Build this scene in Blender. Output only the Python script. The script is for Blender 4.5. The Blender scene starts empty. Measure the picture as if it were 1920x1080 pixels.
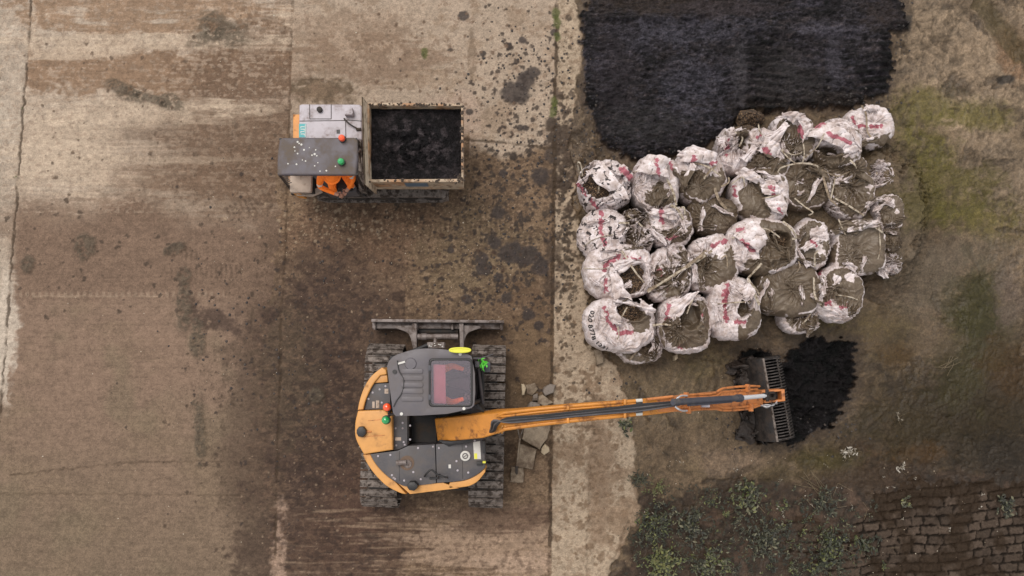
import bpy, bmesh, math, random
import numpy as np
from mathutils import Vector, Matrix
C = bpy.context.scene
COL = C.collection
R = math.radians
# ------------------------------------------------------------------ camera
TILT = R(5.5); H = 14.0; F = 1500.0
CT, ST = math.cos(TILT), math.sin(TILT)
cam_d = bpy.data.cameras.new('camera'); cam = bpy.data.objects.new('camera', cam_d); COL.objects.link(cam)
cam_d.sensor_width = 36.0; cam_d.lens = 36.0*F/1920.0; cam_d.clip_end = 1000.0; cam_d.clip_start = 0.1
CAMP = Vector((0, -H*ST, H*CT)); cam.location = CAMP; cam.rotation_euler = (TILT, 0, 0)
C.camera = cam
# ------------------------------------------------------------------ light: bright overcast
w = bpy.data.worlds.new("World"); C.world = w; w.use_nodes = True
nt = w.node_tree; nt.nodes.clear()
SUN_EL, SUN_AZ = R(66), R(-35)      # azimuth measured from +Y (top of the picture), clockwise
sky = nt.nodes.new('ShaderNodeTexSky'); sky.sky_type = 'NISHITA'; sky.sun_disc = False
sky.sun_elevation = SUN_EL; sky.sun_rotation = SUN_AZ
hs = nt.nodes.new('ShaderNodeHueSaturation'); hs.inputs['Saturation'].default_value = 0.04
bg = nt.nodes.new('ShaderNodeBackground'); bg.inputs['Strength'].default_value = 0.15
out = nt.nodes.new('ShaderNodeOutputWorld')
nt.links.new(sky.outputs[0], hs.inputs['Color']); nt.links.new(hs.outputs[0], bg.inputs['Color']); nt.links.new(bg.outputs[0], out.inputs['Surface'])
sl = bpy.data.lights.new('sun', 'SUN'); sl.energy = 1.3; sl.angle = R(32); sl.color = (1.0, 0.91, 0.81)
so = bpy.data.objects.new('sun', sl); COL.objects.link(so)
sdir = Vector((math.sin(SUN_AZ)*math.cos(SUN_EL), math.cos(SUN_AZ)*math.cos(SUN_EL), math.sin(SUN_EL)))
so.rotation_euler = sdir.to_track_quat('Z', 'Y').to_euler(); so.location = sdir*30
vs = C.view_settings; vs.view_transform = 'Standard'; vs.look = 'None'; vs.gamma = 1.0; vs.exposure = 0.62
# ------------------------------------------------------------------ numbers, noise
KALB = 0.62
def S(r, g, b, k=KALB):
    f = lambda c: (c/255/12.92 if c/255 <= .04045 else ((c/255+.055)/1.055)**2.4)
    return (min(.9, f(r)*k), min(.9, f(g)*k), min(.9, f(b)*k))
def at(px, py, z=0.0):
    """point at height z seen at photograph position (px, py)"""
    u = (px-960)/F; v = (540-py)/F
    d = Vector((u, v*CT+ST, v*ST-CT))
    t = (z-CAMP.z)/d.z
    return CAMP+d*t
def proj(X, Y, Z):
    x = X-CAMP.x; y = Y-CAMP.y; z = Z-CAMP.z
    dep = y*ST-z*CT
    up = y*CT+z*ST
    return 960+F*x/dep, 540-F*up/dep
def hsh(ix, iy, seed):
    n = (ix.astype(np.int64)*374761393+iy.astype(np.int64)*668265263+seed*982451653) & 0xffffffff
    n = ((n ^ (n >> 13))*1274126177) & 0xffffffff
    n = (n ^ (n >> 16)) & 0xffffffff
    return n/4294967295.0
def vn(x, y, seed=0):
    x = np.asarray(x, float); y = np.asarray(y, float)
    ix = np.floor(x); iy = np.floor(y); fx = x-ix; fy = y-iy
    fx = fx*fx*(3-2*fx); fy = fy*fy*(3-2*fy)
    a = hsh(ix, iy, seed); b = hsh(ix+1, iy, seed); c = hsh(ix, iy+1, seed); d = hsh(ix+1, iy+1, seed)
    return (a*(1-fx)+b*fx)*(1-fy)+(c*(1-fx)+d*fx)*fy
def fbm(x, y, seed=0, o=4, g=.5):
    """roughly -1..1"""
    s = 0; a = 1; t = 0
    for k in range(o):
        c, q = math.cos(.6*k+.3), math.sin(.6*k+.3)
        s = s+a*(vn((x*c-y*q)*2**k+k*17.3, (x*q+y*c)*2**k-k*9.1, seed+k*31)*2-1); t += a; a *= g
    return s/t*1.6
def ridge(x, y, seed=0, o=3):
    s = 0; a = 1; t = 0
    for k in range(o):
        s = s+a*(1-np.abs(vn(x*2**k+k*11.7, y*2**k+k*5.3, seed+k*13)*2-1)*2); t += a; a *= .5
    return s/t
def ss(a, b, x):
    t = np.clip((x-a)/(b-a), 0, 1); return t*t*(3-2*t)
# ------------------------------------------------------------------ objects
def link(name, me, parent=None):
    o = bpy.data.objects.new(name, me); COL.objects.link(o)
    if parent is not None: o.parent = parent
    return o
def tag(o, label=None, cat=None, group=None, kind=None):
    if label: o['label'] = label
    if cat: o['category'] = cat
    if group: o['group'] = group
    if kind: o['kind'] = kind
    return o
def empty(name, loc, label, cat, group=None):
    o = bpy.data.objects.new(name, None); COL.objects.link(o); o.location = loc
    o.empty_display_size = .2
    o['wl'] = tuple(loc); tag(o, label, cat, group); return o
def wl(o):
    v = Vector((0, 0, 0))
    while o is not None: v += o.location; o = o.parent
    return v
def npmesh(name, V, Fc, mat=None, parent=None, smooth=True, attrs=None, loc=None):
    """V (n,3) world coords, Fc list/array of faces"""
    V = np.asarray(V, float)
    off = wl(parent) if parent is not None else Vector((0, 0, 0))
    if loc is not None: off = off+(Vector(loc)-off)
    V = V-np.array(off)
    me = bpy.data.meshes.new(name)
    Fa = Fc if isinstance(Fc, np.ndarray) else None
    if Fa is not None:
        n, k = Fa.shape
        me.vertices.add(len(V)); me.vertices.foreach_set('co', V.ravel())
        me.loops.add(n*k); me.loops.foreach_set('vertex_index', Fa.ravel().astype(np.int32))
        me.polygons.add(n); me.polygons.foreach_set('loop_start', np.arange(n, dtype=np.int32)*k)
        me.update(calc_edges=True)
    else:
        me.from_pydata([tuple(v) for v in V], [], Fc); me.update()
    me.polygons.foreach_set('use_smooth', np.full(len(me.polygons), smooth))
    for an, av in (attrs or {}).items():
        if av.ndim == 2:
            a = me.attributes.new(an, 'FLOAT_COLOR', 'POINT')
            if av.shape[1] == 3: av = np.hstack([av, np.ones((len(av), 1))])
            a.data.foreach_set('color', av.astype(np.float32).ravel())
        else:
            a = me.attributes.new(an, 'FLOAT', 'POINT'); a.data.foreach_set('value', av.astype(np.float32))
    if mat: me.materials.append(mat)
    o = link(name, me, parent)
    if loc is not None: o.location = Vector(loc)-(wl(parent) if parent is not None else Vector((0, 0, 0)))
    return o
def gridfaces(nu, nv, wrap=False):
    """vertices index i*nv+j, i<nu, j<nv; wrap closes i"""
    i = np.arange(nu if wrap else nu-1); j = np.arange(nv-1)
    I, J = np.meshgrid(i, j, indexing='ij'); I2 = (I+1) % nu
    return np.stack([I*nv+J, I2*nv+J, I2*nv+J+1, I*nv+J+1], -1).reshape(-1, 4)
# ------------------------------------------------------------------ materials
def mat(name, rgb=None, rough=.6, metal=0, attr=None, var=.12, vscale=8, bump=.2, bscale=60, dirt=None, dscale=3, damt=.5, dsharp=.12,
        rattr=None, coat=0, spec=.5, tint2=None, dist=.01, fine=0, finev=.22):
    m = bpy.data.materials.new(name); m.use_nodes = True
    n = m.node_tree.nodes; L = m.node_tree.links; b = n['Principled BSDF']
    geo = n.new('ShaderNodeNewGeometry'); pos = geo.outputs['Position']
    def noise(sc, det=4, ro=.6):
        t = n.new('ShaderNodeTexNoise'); t.inputs['Scale'].default_value = sc; t.inputs['Detail'].default_value = det
        t.inputs['Roughness'].default_value = ro; L.new(pos, t.inputs['Vector']); return t.outputs['Fac']
    def mix(fac, a, c, bt='MIX'):
        x = n.new('ShaderNodeMix'); x.data_type = 'RGBA'; x.blend_type = bt
        for s, v in ((x.inputs[0], fac), (x.inputs[6], a), (x.inputs[7], c)):
            if hasattr(v, 'is_linked') : L.new(v, s)
            elif isinstance(v, (int, float)): s.default_value = v
            else: s.default_value = (*v[:3], 1)
        return x.outputs[2]
    def ramp(v, a, c, lo=0, hi=1):
        x = n.new('ShaderNodeMapRange'); x.interpolation_type = 'SMOOTHSTEP'
        L.new(v, x.inputs[0]); x.inputs[1].default_value = a; x.inputs[2].default_value = c
        x.inputs[3].default_value = lo; x.inputs[4].default_value = hi; return x.outputs[0]
    if attr:
        a = n.new('ShaderNodeAttribute'); a.attribute_name = attr; col = a.outputs['Color']
    else: col = rgb
    if tint2: col = mix(ramp(noise(vscale*.35, 3), .4, .6), col, tint2)
    v = ramp(noise(vscale), .25, .75, 1-var, 1+var)
    cmb = n.new('ShaderNodeCombineColor')
    for i in range(3): L.new(v, cmb.inputs[i])
    col = mix(1.0, col, cmb.outputs[0], 'MULTIPLY')
    if fine:
        v = ramp(noise(fine, 3, .75), .3, .7, 1-finev, 1+finev); cmb = n.new('ShaderNodeCombineColor')
        for i in range(3): L.new(v, cmb.inputs[i])
        col = mix(1.0, col, cmb.outputs[0], 'MULTIPLY')
    rin = None
    if dirt:
        t = noise(dscale, 8, .68); lo = .76-.48*damt
        d = ramp(t, lo-dsharp, lo+dsharp)
        col = mix(d, col, dirt); rin = ramp(d, 0, 1, rough, .85)
    L.new(col, b.inputs['Base Color'])
    if rattr:
        a = n.new('ShaderNodeAttribute'); a.attribute_name = rattr; L.new(a.outputs['Fac'], b.inputs['Roughness'])
    elif rin is not None: L.new(rin, b.inputs['Roughness'])
    else: b.inputs['Roughness'].default_value = rough
    b.inputs['Metallic'].default_value = metal; b.inputs['Coat Weight'].default_value = coat
    b.inputs['Specular IOR Level'].default_value = spec
    if bump:
        bp = n.new('ShaderNodeBump'); bp.inputs['Strength'].default_value = bump; bp.inputs['Distance'].default_value = dist
        L.new(noise(bscale, 5), bp.inputs['Height']); L.new(bp.outputs[0], b.inputs['Normal'])
    return m
# ================================================================== THE GROUND
def axis(a, b, step, far):
    m = np.arange(a, b, step); g = []
    s = step; v = b
    while v < far: g.append(v); s *= 1.35; v += s
    l = []; s = step; v = a-step
    while v > -far: l.append(v); s *= 1.35; v -= s
    return np.concatenate([l[::-1], m, g])
GX = axis(-9.9, 9.9, .0152, 200); GY = axis(-5.35, 5.75, .0152, 200)
X, Y = np.meshgrid(GX, GY, indexing='ij'); NX, NY = X.shape
px, py = proj(X, np.clip(Y, -40, 150), np.zeros_like(X))
N1 = fbm(px/110, py/110, 1, 4); N2 = fbm(px/34, py/34, 2, 4); N3 = fbm(px/11, py/11, 3, 3); N4 = fbm(px/4.5, py/4.5, 4, 2)
NS = .7*fbm(px/130, py/9, 5, 4)+.5*fbm(px/30, py/4, 51, 3); NS2 = fbm(px/60, py/3.6, 6, 3); NB = fbm(px/260, py/260, 7, 3)
G1 = fbm(px/7, py/5, 31, 3); G2 = fbm(px/18, py/10, 32, 4); G3 = fbm(px/3.4, py/2.6, 33, 2)
def E(cx, cy, rx, ry, soft=.35, warp=.3, ang=0, n=None):
    c, s = math.cos(R(ang)), math.sin(R(ang))
    dx = px-cx; dy = py-cy
    d = np.sqrt(((dx*c+dy*s)/rx)**2+((-dx*s+dy*c)/ry)**2)+warp*((N2*.55+N3*.35+G1*.25) if n is None else n+.2*G1)
    soft = soft*.6
    return 1-ss(1-soft, 1+soft, d)
def sdp(pts, qx=None, qy=None):
    """signed distance (px) to a polygon, negative inside"""
    qx = px if qx is None else qx; qy = py if qy is None else qy
    d = np.full(qx.shape, 1e9); ins = np.zeros(qx.shape, bool)
    for (x0, y0), (x1, y1) in zip(pts, pts[1:]+pts[:1]):
        ex, ey = x1-x0, y1-y0
        t = np.clip(((qx-x0)*ex+(qy-y0)*ey)/(ex*ex+ey*ey), 0, 1)
        d = np.minimum(d, np.hypot(qx-x0-t*ex, qy-y0-t*ey))
        c = ((y0 > qy) != (y1 > qy)) & (qx < (x1-x0)*(qy-y0)/((y1-y0) or 1e-9)+x0)
        ins ^= c
    return np.where(ins, -d, d)
def line(pts, wdt, soft=1.2, wob=2):
    d = np.full(px.shape, 1e9)
    qx = px+N3*wob; qy = py+N3*wob
    for (x0, y0), (x1, y1) in zip(pts, pts[1:]):
        ex, ey = x1-x0, y1-y0
        t = np.clip(((qx-x0)*ex+(qy-y0)*ey)/(ex*ex+ey*ey), 0, 1)
        d = np.minimum(d, np.hypot(qx-x0-t*ex, qy-y0-t*ey))
    return 1-ss(wdt, wdt+soft, d)
col = np.empty((NX, NY, 3)); col[:] = S(192, 174, 153)
Z = N1*.006+N3*.002+N4*.001
wet = np.full((NX, NY), .75)
def lay(m, rgb, k=1.0, r=None):
    global col, wet
    m = np.clip(m*k, 0, 1); col += (np.array(S(*rgb))-col)*m[..., None]
    if r is not None: wet += (r-wet)*m
jx = 60-.082*py                                             # left joint of the slabs
j2 = 551-.033*py; j3 = 1046-.0115*py
# --- dry pale concrete, streaked dirt
lay(ss(-.2, .8, NS+.3*N1), (176, 156, 134), .8)
lay((px < jx-2)*1.0, (203, 188, 168), .6)
lay((px < jx-2)*ss(.1, .6, N1+.5*N2), (170, 152, 132), .6)
lay(E(290, 20, 270, 45, .2, .5)*ss(-.5, .1, NS*.5+.5*N2+.2), (156, 128, 102), .9)
lay((px > jx)*E(300, 135, 300, 50, .6, .8)*ss(-.7, .0, NS*.6+.4*N2+.4), (150, 122, 97), .95)
lay(E(480, 110, 150, 70, .4, .5), (128, 103, 82), .75)
lay(E(470, 260, 190, 150, .6, .5, n=NS), (124, 101, 82), .85)
lay(E(400, 330, 230, 40, .5, .6, n=NS), (134, 110, 90), .7)
lay(E(150, 420, 190, 60, .5, .5, n=NS*.5+N2*.5), (138, 114, 94), .7)
lay(E(250, 250, 220, 12, .6, .6, n=NS)*.8, (120, 98, 80), .55)
lay(ss(360, 420, py+22*N1+10*N2-.02*px)*ss(jx-8, jx+18, px+8*N2+6*NS)*(px < j3), (131, 108, 90), 1)
lay(ss(390, 520, px+40*N1)*ss(150, 260, py)*(px < j2+10)*ss(-.9, .3, NS), (110, 89, 72), .75)
for (a, b, c_, d_) in ((330, 76, 300, 14), (140, 100, 90, 12), (240, 210, 150, 30), (120, 290, 110, 70), (460, 205, 90, 10), (300, 300, 210, 8), (610, 35, 70, 30)):
    lay(E(a, b, c_, d_, .5, .7, n=NS*.7+N2*.4), (202, 181, 156), .75)
lay(ss(.2, .6, G2+.5*NS)*(px < j2)*(py < 400)*ss(240, 420, px), (112, 90, 72), .5); lay(ss(.2, .55, G1+.5*NS2)*(px < j2)*(py < 400), (206, 184, 160), .35)
lay(ss(150, 420, px+30*N1)*(px < j2)*ss(190, 240, py+14*N2)*ss(440, 380, py), (118, 95, 76), .55)
# --- middle top slab, pale
mid = (px > j2)*(px < j3)*1.0
lay(mid*ss(330, 250, py+16*N2+.02*px), (178, 158, 136), .8)
lay(mid*E(700, 110, 150, 45, .5, .6, n=N2*.6+NS*.6), (140, 116, 95), .8)
lay(mid*E(660, 60, 110, 40, .5, .6), (150, 126, 104), .6)
lay(mid*E(600, 170, 60, 24, .4, .6), (104, 86, 66), .85); lay(mid*ss(.1, .6, N2+.5*G2-.2), (150, 126, 102), .5); lay(mid*E(885, 110, 9, 50, .4, .6), (130, 110, 90), .7); lay(mid*ss(.3, .7, -N2+.4*G1)*(py < 300), (196, 174, 150), .4)
lay(mid*E(850, 230, 60, 60, .5, .5), (183, 158, 138), .6)
lay(ss(.25, .55, N3+.3*N4-.25)*mid*(py < 290), (118, 96, 78), .55)
# --- brown wet middle
brown = (px > j2-15+20*N2)*(px < j3)*ss(270, 300, py+14*N2+30*(px < 880))
lay(brown, (132, 109, 86), 1)
lay(brown*ss(-.2, .6, N1+.3*N2), (110, 89, 70), .6)
lay(brown*E(700, 440, 190, 70, .6, .5), (124, 97, 77), .7)
lay(brown*E(900, 480, 120, 90, .6, .4), (124, 107, 83), .7)
lay(brown*E(900, 720, 120, 100, .6, .4), (126, 105, 82), .6)
lay(brown*ss(.1, .6, G2+.4*G1), (84, 67, 54), .55); lay(brown*ss(.3, .7, G1+.3*G2-.1)*ss(-.2, .5, N1), (150, 126, 100), .5); lay(brown*ss(.5, .8, G3+.2*G1), (166, 142, 116), .35)
lay(brown*ss(.25, .7, -G1-.3*G3), (78, 62, 50), .45)
# --- large bottom left, smooth
bl = ss(545, 575, py+8*N2)*ss(jx-10, jx+20, px+7*N2+12*N1)*(1-ss(420, 470, px+30*N1-.1*(py-540)+10*N3))
lay(bl, (143, 119, 100), 1); lay(bl*ss(650, 1080, py+60*N1), (125, 108, 88), .7); lay(bl*ss(0, 1, N1+.4*NS), (136, 116, 94), .5)
lay(bl*ss(.2, .9, fbm(px/90, py/90, 44, 3)), (124, 110, 88), .45)
lay((px < 12+ (py-540)*.02+10*N2+12*N1)*ss(560, 600, py)*ss(780, 700, py+30*N2), (206, 190, 170), .9)
lay(E(10, 610, 22, 90, .5, .6), (206, 190, 170), .9)
# tyre/track ribbing line
lay(np.exp(-((py-552)/5)**2)*(px > jx)*(px < 420)*(np.sin(px/1.9) > 0), (165, 142, 120), .6)
lay(np.exp(-((py-556)/2)**2)*(px > 60)*(px < 300)*ss(-.2, .4, NS), (175, 152, 128), .6)
# crawler and dumper track prints pressed into the mud film
for (x0, y0, x1, y1) in ((300, 478, 560, 470), (300, 512, 560, 505), (560, 398, 980, 392), (560, 430, 1000, 424), (700, 960, 690, 1085), (925, 960, 930, 1085), (560, 560, 690, 640), (585, 330, 380, 420)):
    ex, ey = x1-x0, y1-y0; ln_ = math.hypot(ex, ey); t = ((px-x0)*ex+(py-y0)*ey)/ln_; d = np.abs((px-x0)*ey-(py-y0)*ex)/ln_+1.5*N3
    m_ = (1-ss(11, 14, d))*ss(0, 40, t)*ss(ln_, ln_-40, t)*(np.sin(t/1.5+.4*N2) > .1)*ss(-.4, .5, N2+.4*N1+.2)
    lay(m_, (88, 72, 58), .38); Z -= .004*m_
# --- dark churned zone left of and round the excavator
dz = ss(410, 520, px+34*N1+14*N2-.04*(py-540)+24*(N3))*ss(440, 600, py+50*N1+.15*(px-500)+15*N2)*(px < 760)
lay(dz*(1-ss(640, 780, px+40*N1)*.5), (92, 74, 62), .9)
lay(dz*ss(-.1, .5, N2+.6*N1), (78, 62, 53), .8)
lay(E(600, 790, 70, 200, .5, .4), (72, 57, 49), .8); lay(E(640, 600, 130, 60, .6, .5), (84, 67, 56), .7)
lay(E(540, 700, 60, 120, .6, .6), (94, 80, 64), .6); lay(E(460, 850, 50, 200, .8, .8), (92, 76, 62), .6)
lay(E(480, 1030, 50, 60, .6, .8), (84, 68, 57), .7); lay(E(410, 600, 50, 22, .5, .8, 25), (82, 66, 57), .8)
lay(E(680, 1000, 130, 60, .6, .6), (88, 68, 56), .7)
lay(E(660, 950, 60, 90, .6, .5), (92, 70, 58), .7)
sb = (px > 505)*(px < j3)*ss(935, 960, py)
lay(sb*ss(.0, .8, NS2+.5*NS+.3*(px-780)/200), (160, 136, 112), .55)
lay(sb*E(900, 1010, 130, 60, .5, .7, n=NS), (176, 150, 126), .7); lay(sb*E(980, 1060, 70, 22, .5, .6, n=NS), (182, 156, 132), .8)
lay(sb*E(930, 965, 120, 28, .5, .5, n=NS), (108, 86, 70), .8)
lay(E(525, 1030, 14, 70, .5, .7), (172, 145, 124), .8)
lay(dz*ss(.1, .6, G1+.4*G3), (124, 100, 80), .4); lay(dz*ss(.2, .6, G2), (60, 48, 42), .6); lay(sb*ss(.1, .6, G1+.3*G2), (86, 66, 54), .5)
lay(E(990, 690, 55, 120, .8, .4)*(px < j3), (124, 102, 78), .85); lay(E(985, 560, 60, 50, .8, .5), (112, 90, 70), .6)
# --- under the blade and between the tracks, fairly dark
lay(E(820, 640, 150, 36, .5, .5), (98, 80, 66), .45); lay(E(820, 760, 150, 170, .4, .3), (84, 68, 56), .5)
# smudges
for (a, b, c_, d_, an) in ((415, 55, 55, 30, 10), (390, 70, 40, 14, -20), (235, 172, 45, 15, 25), (320, 192, 22, 14, 20), (270, 180, 45, 9, 20), (158, 466, 18, 28, 10), (52, 492, 14, 20, 0),
                          (345, 515, 13, 16, 0), (345, 575, 14, 42, 0), (330, 465, 26, 10, -20), (365, 755, 8, 7, 0), (372, 640, 16, 40, 0), (596, 742, 15, 13, 0), (375, 800, 12, 60, 0)):
    e = E(a, b, c_, d_, .45, .55, an); lay(e*ss(-1.1, .1, N3+N4), (94, 84, 70), .75); lay(e*ss(.1, .6, G1), (66, 59, 50), .5); Z += e*(.03+.02*N3+.01*G1)
# dark splats on the concrete
rng = random.Random(5)
for (a, b, s_) in ((985, 150, 22), (1000, 137, 16), (965, 175, 30), (1035, 230, 12), (1050, 258, 20), (1040, 290, 24), (1035, 260, 13), (1048, 240, 12), (935, 400, 17), (928, 455, 16), (943, 325, 9), (960, 475, 26), (990, 480, 28), (907, 505, 16),
                   (905, 485, 14), (935, 520, 11), (1015, 330, 22), (1015, 500, 24), (880, 210, 8), (905, 100, 7), (980, 75, 10), (1040, 60, 9), (870, 30, 12), (1070, 480, 9), (1062, 350, 12), (985, 240, 8), (1060, 380, 8), (845, 470, 8),
                   (950, 560, 14), (990, 590, 16), (875, 560, 12), (1010, 610, 10), (975, 240, 9)):
    e = E(a, b, s_*.85, s_*.75, .35, .42); lay(e, (66, 58, 55), .88, .6); Z += e*.008
def splat(cx0, cy0, sx, sy, n, rmin=1.2, rmax=6, rgb=(70, 60, 54)):
    for k in range(n):
        a = rng.gauss(cx0, sx); b = rng.gauss(cy0, sy); r = rmin+(rmax-rmin)*rng.random()**3
        i0, i1 = np.searchsorted(GX, [at(a-r*2.4, b).x, at(a+r*2.4, b).x]); q0, q1 = np.searchsorted(GY, [at(a, b+r*2.4).y, at(a, b-r*2.4).y])
        if i1 <= i0 or q1 <= q0: continue
        sl_ = (slice(i0, i1), slice(q0, q1))
        d = np.hypot(px[sl_]-a, (py[sl_]-b)*rng.uniform(.8, 1.3))/r+.5*N4[sl_]
        m = 1-ss(.7, 1.2, d); col[sl_] += (np.array(S(*rgb))-col[sl_])*(m*.85)[..., None]; Z[sl_] += m*.004
splat(985, 200, 60, 110, 420); splat(960, 420, 70, 110, 420); splat(1060, 300, 16, 150, 260, 1.2, 5); splat(930, 540, 110, 60, 260); splat(1060, 400, 13, 130, 220, 2, 8); splat(950, 400, 80, 90, 200, 2, 9, (74, 64, 56)); splat(800, 120, 130, 70, 160, 1, 4, (120, 98, 80))
splat(560, 620, 110, 180, 500, 1, 4); splat(250, 480, 180, 60, 150, 1, 5, (88, 74, 62)); splat(300, 200, 180, 110, 160, 1, 4, (110, 92, 76)); splat(780, 480, 180, 80, 300, 1, 4, (84, 66, 54))
splat(1120, 850, 55, 130, 260, 1.5, 8, (150, 126, 102)); splat(1090, 420, 10, 150, 90, 1.2, 5); splat(430, 800, 50, 180, 220, 1, 4, (96, 80, 66))
for k in range(4): splat(rng.uniform(560, 1000), rng.uniform(340, 620), 120, 70, 45, .8, 2.0, (160, 138, 114))
splat(600, 960, 80, 90, 120, .8, 2.2, (150, 128, 106)); splat(650, 415, 90, 22, 160, 1, 4, (170, 148, 122))
# --- pale strip along the edge of the slipway
strip = (px > j3)*1.0
lay(strip, (184, 164, 139), 1); lay(strip*ss(650, 800, py)*ss(.0, .5, N2*.8+N1*.6+.1), (150, 126, 102), .75)
lay(strip*E(1125, 900, 22, 130, .4, .8), (138, 114, 92), .7)
lay(strip*ss(.15, .5, N3+.4*N2-.2), (128, 106, 86), .5); lay(strip*E(1062, 270, 40, 40, .5, .8), (112, 92, 76), .75)
lay(strip*ss(.2, .55, G1+.5*G2-.1), (134, 112, 90), .45)
lay(ss(.25, .6, G1+.3*G3-.1)*(px < j2)*(py < 420), (140, 118, 98), .45)
splat(1055, 280, 14, 60, 200, 2, 10, (92, 78, 66)); splat(1060, 420, 14, 120, 260, 1.5, 7, (84, 72, 60)); splat(1062, 120, 12, 90, 60, 1.2, 4, (90, 76, 62)); splat(1065, 600, 16, 80, 120, 1.5, 5, (110, 92, 74)); splat(1110, 870, 40, 110, 260, 2, 9, (140, 117, 94)); splat(1090, 760, 30, 30, 60, 2, 7, (120, 100, 80))
for (a, b, s_) in ((1058, 250, 20), (1042, 280, 22), (1065, 300, 14), (1070, 330, 14), (1035, 240, 14), (1064, 395, 8), (1050, 500, 9), (1063, 350, 9), (1040, 340, 16), (1036, 470, 16), (1030, 540, 16)):
    lay(E(a, b, s_, s_*1.1, .5, .8), (84, 70, 58), .8)
# --- the mud
MUDEDGE = [(1079, -2000), (1079, -20), (1086, 90), (1076, 180), (1066, 250), (1078, 300), (1082, 400), (1092, 480), (1098, 560), (1105, 640), (1150, 690), (1170, 740), (1195, 840), (1186, 900), (1196, 960), (1165, 1020), (1140, 1080), (1120, 1200), (1120, 3000), (9e3, 3000), (9e3, -2000)]
sd = sdp(MUDEDGE)+9*N2+4*N3
M = ss(3, -3, sd)
mud = np.empty_like(col); mud[:] = S(117, 98, 76)
def lm(m, rgb, k=1.0):
    global mud
    m = np.clip(m*k, 0, 1); mud += (np.array(S(*rgb))-mud)*m[..., None]
lm(ss(-.4, .7, N1+.4*N2), (104, 87, 68), .8)
lm(E(1830, 130, 170, 150, .5, .4), (150, 129, 106), .9); lm(E(1740, 60, 70, 90, .5, .4), (146, 126, 104), .7); lm(E(1880, 330, 90, 70, .5, .4), (132, 114, 94), .7)
lm(E(1905, 95, 30, 60, .5, .3, -20), (128, 98, 72), .8)
for (a, b, c_, d_, k) in ((1730, 200, 70, 40, .7), (1740, 290, 60, 60, .8), (1750, 380, 90, 60, .6), (1850, 215, 60, 25, .7), (1770, 400, 30, 25, .9), (1860, 410, 70, 40, .6), (1690, 350, 30, 60, .5),
                          (1830, 560, 70, 30, .5), (1320, 665, 60, 30, .4), (1310, 700, 30, 16, .5), (1540, 600, 60, 40, .5), (1660, 620, 60, 50, .5), (1350, 880, 90, 20, .4), (1560, 860, 60, 30, .5)):
    lm(E(a, b, c_, d_, .9, .6), (99, 90, 38), min(1, k*1.15))
lm(E(1740, 530, 150, 80, .6, .5), (106, 90, 74), .7); lm(E(1700, 450, 60, 60, .6, .5), (112, 97, 80), .6)
lm(ss(560, 780, py+40*N1-.05*(px-1500))*ss(1540, 1700, px+60*N1), (80, 64, 46), .9)  # dark wet mud; the vignetted bottom-right corner is painted into its colour too
lm(E(1830, 620, 60, 110, .6, .5), (76, 68, 34), .8); lm(E(1880, 700, 80, 60, .6, .5), (70, 52, 28), .7); lm(E(1730, 740, 90, 60, .6, .6), (84, 68, 46), .6); lm(E(1800, 790, 160, 90, .6, .5), (54, 42, 22), .9); lm(E(1840, 690, 90, 60, .6, .6), (66, 52, 30), .7); lm(E(1690, 820, 100, 40, .6, .6), (60, 50, 28), .8); lm(E(1640, 860, 140, 36, .6, .6), (68, 50, 34), .8); lm(E(1860, 850, 120, 40, .6, .5), (46, 38, 26), .85); lm(E(1700, 850, 50, 20, .6, .6), (70, 50, 22), .7); lm(E(1680, 700, 60, 100, .5, .5), (78, 64, 44), .6)
lm(E(1420, 640, 240, 30, .5, .5), (100, 82, 64), .6)
lm(E(1290, 730, 110, 60, .5, .4), (112, 95, 72), .7); lm(E(1300, 870, 120, 50, .5, .4), (122, 102, 80), .8); lm(E(1380, 870, 60, 26, .5, .4), (134, 112, 92), .7)
lm(E(1085, 250, 26, 80, .5, .4), (98, 82, 68), .8); lm(E(1100, 290, 50, 30, .5, .4), (92, 76, 60), .7); lm(E(1400, 215, 40, 34, .5, .4), (96, 80, 58), .9)
rgh0 = ss(-.2, .6, fbm(px/120, py/120, 55, 3))
lm(ss(.1, .5, ridge(px/46, py/30, 9)+.3*N2-.35)*ss(.0, .6, N1+.4), (84, 70, 54), .6)
lm(ss(.2, .6, fbm(px/7, py/9, 79, 3)-.2*N2)*rgh0*.6, (78, 65, 50), .8); lm(ss(.3, .7, fbm(px/5, py/7, 80, 2))*rgh0*ss(760, 560, py), (144, 124, 102), .4)
lm(ss(.3, .7, fbm(px/13, py/20, 77, 3))*.5*ss(560, 380, py), (136, 116, 94), .5)
lm(ss(.35, .8, fbm(px/9, py/14, 78, 3)), (74, 61, 46), .5)
lm(ss(.1, .45, N3+.5*N2)*ss(500, 700, py)*ss(1500, 1650, px), (56, 45, 32), .7)
# bottom right, earth below the weeds
EARTH = [(1195, 905), (1260, 925), (1400, 900), (1560, 900), (1700, 880), (9e3, 860), (9e3, 3e3), (1100, 3e3), (1150, 1080), (1190, 980)]
ea = ss(14, -14, sdp(EARTH)+22*N2+10*N3)
lm(ea, (64, 50, 39), .9); lm(ea*ss(-.2, .5, N2+.3*N3), (46, 37, 29), .7); lm(ea*ss(.25, .7, N2-.3*N3), (92, 72, 58), .7)
rgh = np.clip(ss(-.1, .7, fbm(px/120, py/120, 55, 3))+.8*E(1830, 130, 190, 180, .5, .3)+.5*ss(480, 760, py)*ss(1500, 1700, px), .12, 1)
Zm = -.03+.045*N1+(.022*N2+.010*N3+.005*N4)*rgh-.05*ss(0, -60, sd)+.02*ridge(px/60, py/44, 12)*rgh
bury = np.clip(E(1560, 385, 150, 105, .9, .25)+.8*E(1660, 420, 60, 110, .9, .25)+.5*E(1350, 400, 60, 40, .8, .2), 0, 1); Zm += .42*bury; lm(bury, (110, 94, 75), .85)
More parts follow.
